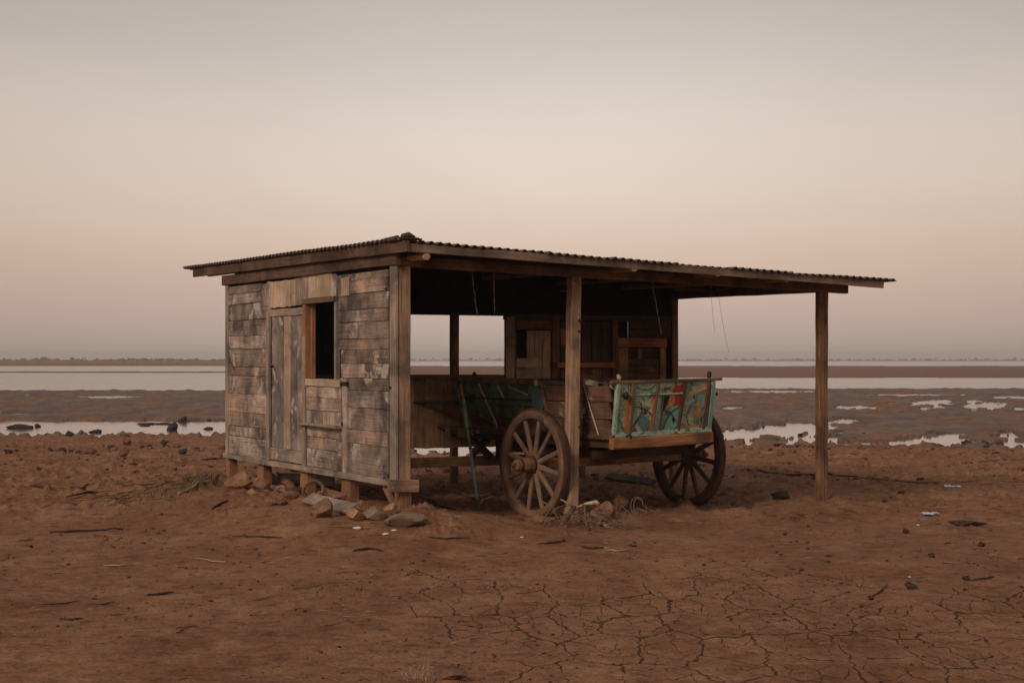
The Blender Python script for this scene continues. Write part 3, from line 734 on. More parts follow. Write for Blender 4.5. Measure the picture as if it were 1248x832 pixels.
# rear solid wall, right part
xs=x620; slit=RL(765.3,390).x
def wallcol(xa,xb,za,zb,mi): lt.board(((xa+xb)/2,YR,za),((xa+xb)/2,YR,zb),xb-xa-.0005,.022,(1,0,0),mi,jit=0,skew=0,bev=.001,seg=3)
x=xs; cnt=0; zs0=RL(765,411).z; zs1=RL(765,371).z
while x<xe-.01:
    wd=min(R.uniform(.15,.2),xe-x)
    if x<slit-.012 and x+wd>slit-.02: wd=slit-.007-x
    if abs(x-(slit-.007))<.001:
        # narrow slit column: closed below and above
        wallcol(x,x+.014,zr0,zs0,0); wallcol(x,x+.014,zs1,zlin,0); x+=.014; continue
    wallcol(x,x+wd,zr0,zlin,0); x+=wd
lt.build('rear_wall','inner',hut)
def rb_(name,u0,v0,u1,v1,mat,off=.03,t_=.03,vert=False,n=1,jit=.003,parent=None):
    p0=HL(u0,v0,'y',YR-off);p1=HL(u1,v1,'y',YR-off); m_=MB()
    xa,xb=p0.x,p1.x
    zt_=HL((u0+u1)/2,v0,'y',YR-off).z; zb_=HL((u0+u1)/2,v1,'y',YR-off).z
    for i in range(n):
        if vert:
            wd=(xb-xa)/n; m_.board((xa+wd*(i+.5),YR-off,zb_),(xa+wd*(i+.5),YR-off,zt_),wd-(.006 if n>1 else 0),t_,(1,0,0),jit=jit)
        else:
            wd=(zt_-zb_)/n; m_.board((xa,YR-off,zb_+wd*(i+.5)),(xb,YR-off,zb_+wd*(i+.5)),wd-(.006 if n>1 else 0),t_,(0,0,1),jit=jit)
    return m_.build(name,mat,parent or hut)
rb_('wall_post',615.5,386,626,462,'trim' if 0 else 'inpale',.045,.06,True)
rb_('wall_post',626.5,390,629,462,'inbrown',.06,.04,True)
pd=rb_('wall_panel',641.5,403,671,461,'inpale',.05,.02,True,3)
rb_('panel_rail',629.5,390,676,401.5,'inbrown',.055,.03,parent=pd)
rb_('panel_patch',629.5,436,655,461,'inpale',.065,.02,False,2,parent=pd)
rb_('wall_post',672,386,681,462,'inbrown',.055,.05,True)
rb_('shelf_rail',677,441.5,747,448,'inorange',.10,.12)
rb_('wall_panel',683,400,694,420,'inlow',.05,.02)
rb_('wall_rail',614,384,818,390.5,'cartdark',.05,.04)
rb_('wall_panel',683,392,745,441,'cartdark',.032,.02,True,5)
rb_('wall_panel',683,449,745,463,'inbrown',.035,.02,True,5)
rb_('wall_panel',767.5,391,817,411.5,'cartdark',.032,.02,False,2)
rb_('hatch_panel',765.5,424,803.5,435.5,'cartdark',.04,.02,False,2,parent=hut)
rb_('wall_post',745.5,390,752.5,462,'inbrown',.05,.05,True)
hp=rb_('wall_hatch',752.5,436,811,463,'inbrown',.05,.02,False,3)
rb_('hatch_rail',752.5,412,812,423,'inorange',.07,.03,parent=hp)
rb_('hatch_stile',753,424,765,463,'inlow',.07,.03,True,parent=hp)
rb_('hatch_stile',804,424,811,463,'inlow',.07,.03,True,parent=hp)
rb_('hatch_block',776.5,424.5,782,437,'inorange',.07,.03,True,parent=hp)
# faint objects standing on the shelf rail: rag bundle and coil
rm=MB()
# rear room walls (closed store room)
n=14
for i in range(n):
    za=zr0+(2.55-zr0)*i/n; zc=za+(2.55-zr0)/n/2; hgt=(2.55-zr0)/n-.003
    rm.board((.06,ye,zc),(1.5,ye,zc),hgt,.022,(0,0,1)); rm.board((1.5,YR+.03,zc),(1.5,ye,zc),hgt,.022,(0,0,1))
rm.build('store_room_wall','wall',hut)
# partition filling behind the side-wall window: closes the store room front
rm=MB()
x=.03
while x<1.3:
    rm.board((x+.09,YR+.03,zr1-.02),(x+.09,YR+.03,zlin+.1),.178,.02,(1,0,0),jit=0); x+=.18
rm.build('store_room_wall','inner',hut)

# cords hanging from the front beam / roof
def cord(pts,label):
    P=[HL(u,v,'y',.35) for u,v in pts]; P=[C0+FD*p.x+LD*p.y+Vector((0,0,p.z)) for p in P]
    Q=[]
    for i in range(len(P)-1):
        for k in range(6): Q.append(P[i].lerp(P[i+1],k/6)+Vector((R.uniform(-.004,.004),0,0)))
    Q.append(P[-1]); base=Q[0].copy(); Q=[x-base for x in Q]
    m_=MB(); m_.tube(Q,[(.0016 if 'against the sky' in label else .0032+(.0025 if i%2 else 0)) for i in range(len(Q))],5)
    o=m_.build('hanging_cord','cord'); o.location=base; tag(o,label,'cord','cords hanging under the roof')
cord([(574.5,322),(577,350),(582,385)],'beaded cord hanging under the roof above the left rear opening, leftmost one')
cord([(601.5,322),(602,350),(602.5,382)],'straight beaded cord hanging over the right of the two rear openings')
cord([(793,336),(800,372),(806,408)],'slanting cord hanging in front of the dark rear wall near its right end')
cord([(866,342),(868,375),(871,405)],'short faint cord hanging against the sky right of the rear wall')
cord([(874,344),(880,390),(888,430)],'long faint slanting cord hanging against the sky, rightmost one')

# ------------------------------------------------------------------ CART
cart=empty('ox_cart',CO,(0,math.radians(-.8),CROT))
tag(cart,'old two wheeled wooden ox cart with peeling teal painted boards parked under the hut roof','cart')
TR=1.09*KS
WR=.6*KS*1.0
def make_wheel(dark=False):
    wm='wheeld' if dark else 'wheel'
    # wheel: local axis x, centred at origin
    def ring(name,r0,r1,w_,mat,par=None,n=56,bv=.008):
        mb=MB(); b0=0
        prof=[(r0,-w_/2+bv),(r0+bv,-w_/2),(r1-bv,-w_/2),(r1,-w_/2+bv),(r1,w_/2-bv),(r1-bv,w_/2),(r0+bv,w_/2),(r0,w_/2-bv)]
        pl=len(prof)
        for i in range(n):
            a=2*PI*i/n; jj=1+.004*math.sin(a*5+1)
            for (r,x) in prof: mb.v.append(Vector((x,math.cos(a)*r*jj,math.sin(a)*r*jj)))
        for i in range(n):
            i2=(i+1)%n
            for k in range(pl):
                k2=(k+1)%pl; u0=i/n*3.6;u1=(i+1)/n*3.6
                mb.face((i*pl+k,i*pl+k2,i2*pl+k2,i2*pl+k),[(u0,k*.03),(u0,(k+1)*.03),(u1,(k+1)*.03),(u1,k*.03)],0,True)
        return mb.build(name,mat,par)
    wh=empty('wheel',(0,0,0))
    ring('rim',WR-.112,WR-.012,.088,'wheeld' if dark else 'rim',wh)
    ring('tyre',WR-.0115,WR,.096,'tyre',wh,bv=.003)
    hb_=MB(); hb_.tube([(-.27,0,0),(-.25,0,0),(-.20,0,0),(-.12,0,0),(-.06,0,0),(0,0,0),(.06,0,0),(.12,0,0),(.16,0,0)],[.045,.062,.070,.088,.086,.108,.108,.088,.06],16,smooth=False)
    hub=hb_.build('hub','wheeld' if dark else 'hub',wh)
    for x,r in ((-.205,.076),(-.045,.100)):
        bd=MB(); bd.tube([(x-.016,0,0),(x+.016,0,0)],[r,r*1.02],16); bd.build('hub_band','tyre',hub)
    bd=MB(); bd.tube([(-.31,0,0),(-.26,0,0)],[.026,.030],8); bd.build('axle_end','tyre',hub)
    for i in range(12):
        a=2*PI*(i+.35)/12; s_=MB(); dr=Vector((0,math.cos(a),math.sin(a)))
        jx=R.uniform(-.006,.006)
        s_.board(dr*.10+Vector((0,0,0)),dr*(WR-.105)+Vector((jx,0,0)),.062,.044,Vector((0,-math.sin(a),math.cos(a))),bev=.012,jit=.003,seg=4,taper=.84)
        s_.build('spoke',wm,wh)
    return wh
w1=make_wheel(); w1.parent=cart; w1.location=(-TR,0,WR); w1.rotation_euler=(0,math.radians(1.5),0)
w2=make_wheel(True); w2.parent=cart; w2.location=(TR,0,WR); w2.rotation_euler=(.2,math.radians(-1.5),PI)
t=MB(); t.board((-TR+.1,0,WR),(TR-.1,0,WR),.11,.11,(0,0,1),jit=.006,bev=.012); t.build('axle','carto',cart)
t=MB(); t.board((-.62,0,WR+.13),(.62,0,WR+.13),.15,.12,(0,0,1)); t.build('bolster','cartdark',cart)
BX=.68*KS; YB=-.84*KS; YF=2.12*KS
ztop=CL(745,465.5,'y',YB).z; zbot=CL(747,531,'y',YB).z
# chassis
zf_=zbot-.07
for x in (-BX+.05,0,BX-.05):
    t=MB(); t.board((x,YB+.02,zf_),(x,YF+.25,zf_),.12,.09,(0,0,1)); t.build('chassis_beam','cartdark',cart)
t=MB(); A=CL(743,539,'y',YB-.04);B=CL(858,534,'y',YB-.04)
t.board((-BX-.04,YB-.04,zbot-.075),(BX-.02,YB-.04,zbot-.06),.13,.09,(0,0,1),jit=.01,bev=.014); t.build('end_beam','carto',cart)
fl=MB()
for i in range(9):
    x=-BX+.04+(2*BX-.08)*(i+.5)/9; fl.board((x,YB+.01,zbot),(x,YF-.01,zbot),.14,.025,(1,0,0))
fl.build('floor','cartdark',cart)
# tailboard (painted). local plane leaning outwards
lean=.085
o_=Vector((-BX,YB-lean,ztop)); ax_=Vector((2*BX,0,0)); ay_=Vector((0,lean,zbot-ztop)); 
nz=ax_.cross(ay_).normalized()
if nz.y>0: nz=-nz
def T(x,y):   # reference photo-crop coords on the board -> unit coords
    b_=(y-195)/430.; a_=(x-(85-35*b_))/830.; return (max(0.0,min(1,a_)),max(0.0,min(1,b_)))
tb=MB()
def tp(pts,mi,lvl): tb.prism([T(*p) for p in pts],o_+nz*(.001),ax_,ay_,nz,.003+.0022*lvl,mi)
TM=['teal','teald','tealp','blue','red','orange','cream','yell','blk','maroon','beam']
# base plank boards
for i in range(4):
    b0=i/4;b1=(i+1)/4
    tb.prism([(0,b0+.004),(1,b0+.004),(1,b1-.004),(0,b1-.004)],o_-nz*.02,ax_,ay_,nz,.021,0)
tp([(165,300),(198,300),(178,600),(135,600)],5,2)
tp([(215,520),(310,425),(235,392),(215,450)],2,2)
import itertools
def disc(cx,cy,rx,ry,a0=0,a1=360,n=18): return [(cx+rx*math.cos(math.radians(a0+(a1-a0)*i/n)),cy+ry*math.sin(math.radians(a0+(a1-a0)*i/n))) for i in range(n+(0 if a1-a0==360 else 1))]
tp(disc(310,525,42,58),3,2)
tp([(240,300),(380,305),(360,400),(300,372),(235,380)],2,1)
tp([(375,305),(412,305),(372,585),(345,585),(372,450)],5,2)
tp([(200,595),(235,560),(255,590)],4,3)
tp([(410,305),(462,305),(440,590),(385,590)],2,1)
tp([(465,308),(528,308),(515,345),(475,430),(452,430)],8,3)
tp([(528,318),(572,308),(562,372),(470,440),(500,385)],5,4)
tp([(575,228),(640,222),(638,285),(548,285),(552,262)],4,3)
tp([(572,305),(640,305),(628,388),(556,392),(566,370)],4,3)
tp([(462,432),(515,410),(610,400),(600,480),(585,582),(440,588),(448,500)],1,2)
tp(disc(556,500,12,18),8,4)
tp([(545,508),(568,508),(556,535)],8,5)
tp([(660,215),(820,205),(800,235),(690,280),(662,280)],2,1)
tp([(238,208),(415,205),(410,280),(235,285)],2,1)
tp([(440,215),(560,215),(520,280),(440,280)],0,2)
tp([(470,235),(545,232),(520,262),(470,265)],9,3)
tp([(800,215),(862,212),(858,262),(770,290),(650,375),(655,330)],6,3)
tp([(700,375),(800,290),(805,420),(790,560),(730,470),(660,400)],1,1)
tp(disc(768,385,16,26),5,3); tp(disc(765,450,28,48),5,2); tp(disc(745,415,14,26),3,4)
tp([(640,382),(655,378),(785,565),(770,572)],7,4)
tp([(620,545),(790,568),(785,590),(615,590)],7,2)
tp([(625,430),(660,410),(730,480),(735,560),(620,540)],2,2)
tp([(60,500),(100,470),(125,520),(110,580),(60,590)],1,2)
tp([(95,200),(200,200),(195,270),(100,275)],2,1)
def curve(pts,w_,mi,lvl):
    for (p,q_) in zip(pts,pts[1:]):
        d=(q_[0]-p[0],q_[1]-p[1]);L=math.hypot(*d); n_=(-d[1]/L*w_/2,d[0]/L*w_/2)
        tp([(p[0]+n_[0],p[1]+n_[1]),(q_[0]+n_[0],q_[1]+n_[1]),(q_[0]-n_[0],q_[1]-n_[1]),(p[0]-n_[0],p[1]-n_[1])],mi,lvl)
def arc(pts): 
    out=[]
    P0,P1,P2=pts
    for i in range(9):
        t_=i/8; out.append(tuple((1-t_)**2*P0[k]+2*t_*(1-t_)*P1[k]+t_*t_*P2[k] for k in (0,1)))
    return out
curve(arc([(228,388),(330,390),(382,475)]),6,9,5); curve(arc([(270,345),(330,410),(210,560)]),5,10,5)
curve(arc([(470,430),(540,430),(575,520)]),5,8,5); curve(arc([(470,580),(500,440),(610,402)]),4,8,5)
curve(arc([(250,225),(330,290),(405,215)]),5,9,4); curve(arc([(670,250),(740,200),(800,240)]),5,1,4)
curve(arc([(70,480),(120,470),(125,560)]),4,9,5); curve(arc([(690,560),(640,470),(720,380)]),5,9,5)
curve(arc([(260,270),(300,215),(380,275)]),4,1,4); curve(arc([(440,270),(490,205),(545,262)]),4,7,4)
curve(arc([(90,440),(70,400),(110,330)]),4,10,4)
tail=tb.build('tailboard',TM,cart)
def rail(pts,w_,mat,name='batten',t_=.024):
    mb=MB(); P=[o_+ax_*T(*p)[0]+ay_*T(*p)[1]+nz*(.012+t_/2) for p in pts]; mb.board(P[0],P[1],w_,t_,P[1]-P[0]+Vector((1,0,0)) if 0 else (Vector((1,0,0)) if abs(P[1].z-P[0].z)>.2 else Vector((0,0,1))),jit=.003); mb.build(name,mat,tail)
rail([(218,200),(183,600)],.05,'beam'); rail([(428,200),(366,595)],.022,'beam'); rail([(468,300),(436,590)],.018,'cartdark'); rail([(655,200),(592,598)],.032,'cartdark')
rail([(862,215),(806,598)],.045,'maroon'); rail([(898,200),(862,600)],.055,'teald')
rail([(92,200),(55,610)],.045,'teal'); rail([(130,292),(650,292)],.020,'teal',t_=.012); rail([(60,612),(880,600)],.05,'teal')
mb=MB(); mb.board((-BX-.07,YB-lean-.0,ztop+.01),(BX+.10,YB-lean-.0,ztop+.012),.032,.06,(0,0,1),jit=.004); mb.build('top_rail','beam',tail)
for (x,y,s_) in ((110,290,.035),(885,300,.018),(160,640,.05)):
    hg=MB(); p=o_+ax_*((x-50)/830.)+ay_*((y-195)/430.)+nz*.05; hg.tube([p+Vector((0,0,s_)),p+Vector((.01,0,0)),p-Vector((0,0,s_*1.2))],[s_*.6,s_,s_*.5],8,wob=.2); hg.build('hinge','iron',tail)
def knob(u,v,mat,s_=.05,y=YB-lean,tilt=0):
    p=CL(u,v,'y',y); mb=MB(); z_=ztop+.02; n=6
    mb.tube([(p.x+tilt*0,y,z_-.03),(p.x,y,z_+.02),(p.x-tilt*.4,y,z_+s_),(p.x-tilt,y,z_+s_*1.9),(p.x-tilt*1.3,y,z_+s_*2.2)],[s_*.35,s_*.45,s_*.75,s_*.55,s_*.1],8,wob=.12); return mb.build('stake_knob',mat,cart)
knob(757,460,'stickw',.034,tilt=.02); knob(866,460,'twig',.04,tilt=-.01); knob(580,458,'twig',.04,y=CL(580,458,'x',-BX).y)
# left side: rear part planks (dark brown), forward part teal framed
sideX=-BX
def SP(u,v): return CL(u,v,'x',sideX)
ysp=SP(665,490).y
sd=MB(); n=3
for i in range(n):
    za=zbot+(ztop-.03-zbot)*i/n; zc=za+(ztop-.03-zbot)/n/2
    e=YB+.02+ (0.0 if i<3 else .10)
    sd.board((sideX,e,zc),(sideX,ysp,zc+(0 if i<3 else .02)),(ztop-.03-zbot)/n-.008,.024,(0,0,1),jit=.012,skew=.04,mi=0)
side=sd.build('side_board','cartside',cart)
sd=MB(); sd.board((sideX-.02,YB+.55,ztop-.02),(sideX-.02,ysp,ztop+.0),.04,.05,(0,0,1),jit=.008); sd.build('side_rail','cartdark',side)
sd=MB(); sd.board((sideX-.02,YB-.0,zbot-.01),(sideX-.02,ysp,zbot-.01),.05,.05,(0,0,1),jit=.008); sd.build('side_rail','cartside',side)
# teal framed part
yb_=SP(575,531).y; yt_=SP(556,462).y
fs=MB()
for i in range(4):
    f0=i/4;f1=(i+1)/4; z_=zbot+(ztop-zbot)*(f0+f1)/2; e=yb_+(yt_-yb_)*(f0+f1)/2
    fs.board((sideX,ysp-.02,z_),(sideX,e,z_),(ztop-zbot)/4-.006,.022,(0,0,1),jit=.006,mi=(1 if i==0 else 0))
fs_=fs.build('side_board',['teals','cartdark'],cart)
fs=MB(); fs.board((sideX-.02,SP(657,466).y,ztop),(sideX-.02,SP(553,461).y,ztop+.015),.06,.06,(0,0,1),jit=.006); fs.build('side_rail','beam',fs_)
def sslat(u0,v0,u1,v1,w_,mat,off=.025,t_=.02,par=None,name='slat'):
    A=CL(u0,v0,'x',sideX-off);B=CL(u1,v1,'x',sideX-off); mb=MB()
    wd=Vector((0,1,0)) if abs(A.z-B.z)>abs(A.y-B.y)*.3 else Vector((0,0,1))
    mb.board(A,B,w_,t_,wd,jit=.003); mb.build(name,mat,par or fs_)
sslat(558,467,573,531,.07,'teals'); sslat(563,468,577,529,.035,'sticky',.045); sslat(585,466,608,520,.022,'stickw',.04); sslat(608,468,630,515,.025,'cream',.04)
sslat(616,486,629,512,.035,'tealpost',.05); sslat(568,483,650,486,.018,'twig',.045); 
sslat(651,470,661,500,.16,'tealpost',.05,.04); sslat(654,463,656,470,.05,'sticky',.06,.03)
sslat(575,498,608,517,.03,'cartside',.035); sslat(622,470,645,480,.02,'cream',.03); sslat(575,502,600,520,.02,'cartside',.04)
sslat(661,474,668,505,.05,'carto',.03,.03,side); sslat(713,468,731,530,.016,'stickw',.03,.012,side)
sslat(578,522,660,526,.09,'cartside',.03,.03)
# right side and front board (inside view)
sd=MB()
for i in range(4):
    z_=zbot+(ztop-zbot)*(i+.5)/4; sd.board((BX,YB+.02,z_),(BX,YF,z_),(ztop-zbot)/4-.006,.024,(0,0,1),jit=.006)
sd.build('side_board','cartside',cart)
sd=MB()
for i in range(4):
    z_=zbot+(ztop-zbot)*(i+.5)/4; sd.board((-BX+.02,yb_+.02,z_),(BX-.02,yb_+.02,z_),(ztop-zbot)/4-.006,.024,(0,0,1),jit=.006)
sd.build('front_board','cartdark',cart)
# shafts
A=CL(560,494,'x',-.55);B=Vector((-1.45,3.2,1.24))
t=MB(); P0=Vector((-.5,YF-.1,zbot+.30)); t.tube([P0,(P0+B)/2+Vector((0,0,.03)),B],[.026,.022,.016],8); t.build('shaft','twig',cart)
t=MB(); t.tube([(-.5,YF,zbot-.08),(-.72,YF+.5,zbot+.0),(-.9,YF+.75,zbot+.04)],[.035,.03,.02],8); t.build('shaft','twig',cart)
t=MB(); t.board((-BX-.1,YF+.1,zbot-.03),(BX+.1,YF+.1,zbot-.03),.10,.12,(0,0,1)); t.build('yoke_bar','cartdark',cart)
for (x,z_) in ((-.35,.78),(.35,.78)):
    t=MB(); t.board((x,-.5,z_),(x,1.5,z_-.03),.10,.09,(0,0,1)); t.build('chassis_beam','cartdark',cart)
for y in (-.45,.45,1.2):
    t=MB(); t.board((-.66,y,.74),(.66,y,.74),.10,.08,(0,0,1),jit=.01); t.build('cross_beam','cartdark',cart)
for (a,b_) in (((-.62,YF-.1,zbot-.12),(-.45,YF-.35,zbot-.38)),((-.45,YF-.3,zbot-.12),(-.62,YF-.15,zbot-.34)),((-.3,1.2,zbot-.12),(-.3,1.2,zbot-.42)),((-.5,YF-.6,zbot-.1),(-.5,YF-.6,zbot-.40))):
    t=MB(); t.board(a,b_,.12,.05,(0,1,0)); t.build('hanger','cartdark',cart)
# prop stick at the front left
A=CL(567,486,'x',-BX-.10); Bp=CL(581.5,607,'x',-BX-.10)
t=MB(); mid=A.lerp(Bp,.5); t.tube([A,mid],[.019,.019],8,mi=0); t.tube([mid,Bp],[.019,.016],8,mi=1)
t.build('prop_stick',['tealp','litter'],cart)
# junk in the cart
jk=empty('broken_planks',CO+Vector((0,0,zbot+.05)),(0,0,CROT)); tag(jk,'loose broken planks heaped inside the teal ox cart behind its tailboard','planks')
def jb(u0,v0,u1,v1,w_,mat,x=-.3,x2=None):
    A=CL(u0,v0,'x',x);B=CL(u1,v1,'x',x if x2 is None else x2); off=Vector((0,0,zbot+.05)); m_=MB(); m_.board(A-off,B-off,w_,.022,(0,.3,1),jit=.012,skew=.05); m_.build('plank',mat,jk)
jb(700,466,750,474,.22,'cartside',-.35,-.3); jb(668,470,710,467,.10,'cartdark',-.3); jb(715,465,745,471,.06,'stickw',-.45,-.4)
jb(705,480,748,480,.2,'cartside',-.25); jb(690,472,742,469,.05,'cartside',-.2,-.5)
# ------------------------------------------------------------------ debris
import bmesh
def rock_mesh(seed,sx,sy,sz,rough=.35,sub=3,flat=.25,smooth=False):
    bm=bmesh.new(); bmesh.ops.create_icosphere(bm,subdivisions=sub,radius=1)
    for v in bm.verts:
        p=v.co.copy(); d=1+rough*mnoise.noise(p*1.1+Vector((seed,0,0)))+rough*.5*mnoise.noise(p*2.6+Vector((0,seed,0)))+rough*.22*mnoise.noise(p*6+Vector((0,seed,3)))
        # facets
        q_=p*d
        for k in range(8):
            nrm=Vector((math.sin(seed*3+k*2.1),math.cos(seed*5+k*1.7),math.sin(seed*1.7+k*1.3)*.9+.1)).normalized(); dd=q_.dot(nrm); cut=.60 if not smooth else .8
            if dd>cut: q_-=nrm*(dd-cut)*.95
        v.co=Vector((q_.x*sx,q_.y*sy,q_.z*sz))
    me=bpy.data.meshes.new('rock'); bm.to_mesh(me); bm.free()
    me.polygons.foreach_set('use_smooth',[smooth]*len(me.polygons)); return me
def rock(name,u,v,r,mat,label,cat,group=None,asp=(1.2,1.0,.85),sink=.3,smooth=False,rough=.35,sub=3,rz_=None,tilt=0):
    """v = base of the rock in the photo; r = half width in px"""
    g=ground_at(u,v); rm_=r*(1.22 if name=='stone' else 1)/ppm(g.y); sx,sy,sz=[rm_*a/asp[0] for a in asp]
    me=rock_mesh(R.random()*50,sx,sy,sz,rough,sub,smooth=smooth); me.name=name; me.materials.append(M[mat])
    o=bpy.data.objects.new(name,me); col.objects.link(o); o.location=(g.x,g.y+sy*.5,g.z+sz*(1-sink)); o.rotation_euler=(tilt,0,R.uniform(-.4,.4) if rz_ is None else rz_)
    tag(o,label,cat,group); return o
GS='stones heaped along the hut stilts'
for a in [
 (293,596,16,'rockt','largest tan stone beside the far left stilt of the hut'),
 (307,603,6,'rockt','small pale tan stone at the foot of the second stilt'),
 (319,598,11,'rockr','reddish stone at the base of the wide second stilt'),
 (310,592,8,'rockt','middle sized tan stone between the first two stilts'),
 (340,603,10,'rockg','grey slanted stone leaning in the pile before the third stilt'),
 (352,592,7.5,'rockt','round tan stone on top of the pile before the third stilt'),
 (355,609,10,'rockr','dark red stone low in the pile before the third stilt'),
 (331,616,8,'rockr','reddish stone at the front foot of the stone pile'),
 (345,616,6,'clod','small crumbly red stone in front of the stone pile'),
 (362,603,8,'rockd','dark stone tucked beside the third stilt'),
 (407,612,12,'rockr','red brown stone left of the fourth stilt'),
 (393,630,15,'rockr','broad low red stone below the fallen plank'),
 (432,634,11,'rockt','tan broken stone at the right end of the fallen plank'),
 (457,634,13,'rockg','two toned wedge stone left of the corner stilt'),
 (476,626,9,'rockt','tan stone just under the corner stilt'),
 (440,618,7,'rockr','small red stone under the fourth stilt'),
 (512,635,7,'rockt','small tan stone at the right end of the flat slab'),
 ]:
    rock('stone',a[0],a[1],a[2],a[3],a[4],'stone',GS,sink=.35)
rock('stone_slab',494,643,29,'rockg','flat brown grey slab lying before the corner stilt','stone',GS,asp=(1.4,1.2,.55),sink=.1,rough=.25,tilt=-.05)
rock('stone',738,633,13,'rockr','brown stone in the root tangle right of the middle post','stone',None,asp=(1.1,1,1.0),sink=.35,smooth=False,rough=.45)
rock('stone',757,622,8,'rockt','pale tan stone leaning on the brown stone by the middle post','stone',None,asp=(.9,1,1.1),sink=.2,rough=.3)
rock('mud_clod',548,826,24,'clod','large rough red clod nearest the camera below centre','clod',None,asp=(1.5,1.2,.6),sink=.45,rough=.5)
rock('mud_clod',952,608,13,'rockd','large black clod between right cart wheel and end post','clod',None,asp=(1.4,1.1,.7),sink=.3,rough=.6)
rock('mud_clod',912,621,5,'rockd','small dark clod left of the big black clod','clod')
for a in [(1110,718,8,'dark round clod beside the cracked mud in the right foreground'),(1062,731,5,'small dark clod with a twig shadow line in the cracked mud'),
 (1050,740,3.5,'tiny dark clod left of the small twiggy clod'),(1136,679,5,'dark clod right of centre below the bright plastic scrap'),(1179,707,6,'flat dark clod toward the right edge of the foreground'),
 (1197,666,6,'dark clod below the long driftwood lump'),(1105,650,5.5,'dark clod left below the bright plastic scrap'),(1100,602,5,'dark clod below the long reed near the right side'),
 (1078,612,4,'small brown clod left of the clod below the reed'),(957,652,3,'tiny clod below the dark patch right of the cart')]:
    rock('mud_clod',a[0],a[1],a[2],'rockd',a[3],'clod','clods scattered on the right foreground',rough=.55)
rock('driftwood',1178,641,30,'twig','long low dark driftwood lump lying at the right edge','driftwood',None,asp=(2.8,.8,.45),sink=.35,rough=.7,rz_=-.1)
for a in [(199.5,543,6,'round black clod on the red shore left of the hut, nearest the pool'),(151,556,7,'reddish clod mid way along the left shore'),(110,553,7,'dark clod left of the reddish clod on the shore'),(134.6,547,5,'small flat dark clod above the reddish shore clod'),
 (75.7,551,5,'brown clod in a pair on the far left shore, right one'),(60,549,3.5,'small clod of the far left pair'),(222,554,6.5,'dark broken clod near the hut corner on the shore'),(154,542,7,'wide dark clod just below the pool edge'),
 (47,573,4,'lone reddish clod low on the left shore'),(10,553,6,'dark clod cut by the left picture edge'),(214,573,3,'tiny clod above the dry brush'),(37,727-60,3,'tiny clod beside the long dark stick'),(62,549.5,3,'tiny black clod left of the brown pair')]:
    rock('mud_clod',a[0],a[1],a[2],'rockd' if a[2]!=7 or a[0]>120 and 0 else 'clod',a[3],'clod','clods scattered on the left shore',rough=.55)
# rocks standing in the pools
def wrock(u,v,r,asp,label,mat='rockd'):
    Y=F*(H-WZ)/(v-HZ); X=(u-CX)/F*Y; rm_=r/ppm(Y); sx,sy,sz=[rm_*a/asp[0] for a in asp]
    me=rock_mesh(R.random()*50,sx,sy,sz,.45,3); me.name='rock'; me.materials.append(M[mat]); o=bpy.data.objects.new('rock',me); col.objects.link(o)
    o.location=(X,Y+sy*.6,WZ+sz*.35); tag(o,label,'rock','rocks at the water edge')
for a in [(24,522,24,(3,1.2,.55),'longest dark rock lying in the left pool at the picture edge'),(45,520,4,(1,1,.9),'small knob rock at the right end of the longest pool rock'),
 (209,524,8,(1,1,.9),'roundest dark rock standing in the left pool near the hut'),(83,532,7,(1,1,.8),'dome shaped rock at the near edge of the left pool'),(100,532,5,(1,1,.9),'small rock right of the dome shaped rock'),
 (117,527,9,(1.6,1,.55),'flat topped rock in the middle of the left pool'),(151,533,8,(1.3,1,.6),'broad rock at the pool edge below the middle'),(177,517,15,(3,1.5,.3),'long flat mud islet in the left pool'),
 (200,517,16,(3,1.5,.3),'second mud islet joined behind the roundest rock'),(222,514,6,(1,1,.9),'rock standing on the mud islet near the hut'),(254,523,8,(1.6,1,.5),'low rock in the pool just left of the hut wall'),(256,513,20,(3,1.5,.25),'flat mud islet ending at the hut wall'),
 (176,519,8,(2,1,.3),'tiny flat islet below the long mud islet'),(58,531,5,(1.3,1,.7),'dark lump left of the dome shaped rock'),(36,534,5,(1.6,1,.5),'flat lump at the near pool edge far left'),
 (1181,543,9,(1.2,1,.8),'biggest dark rock at the right water edge'),(1200,542,7,(1.2,1,.7),'second dark rock right of the biggest one at the water edge'),(1219,542,8,(1.4,1,.6),'dark rock at the right water edge nearest the picture side'),
 (1117,546,6,(1,1,.8),'dark rock left of the bright puddle at the right shore'),(976,531,4,(1.1,1,.8),'small dark rock in the pool left of the end post'),(1052,531,4,(1.1,1,.8),'lone dark rock on the mud right of the end post'),
 (1147,545,6,(1.3,1,.6),'low rock in front of the bright right puddle'),(1243,546,6,(1.2,1,.7),'rock at the right water edge cut by the picture side')]:
    wrock(*a)
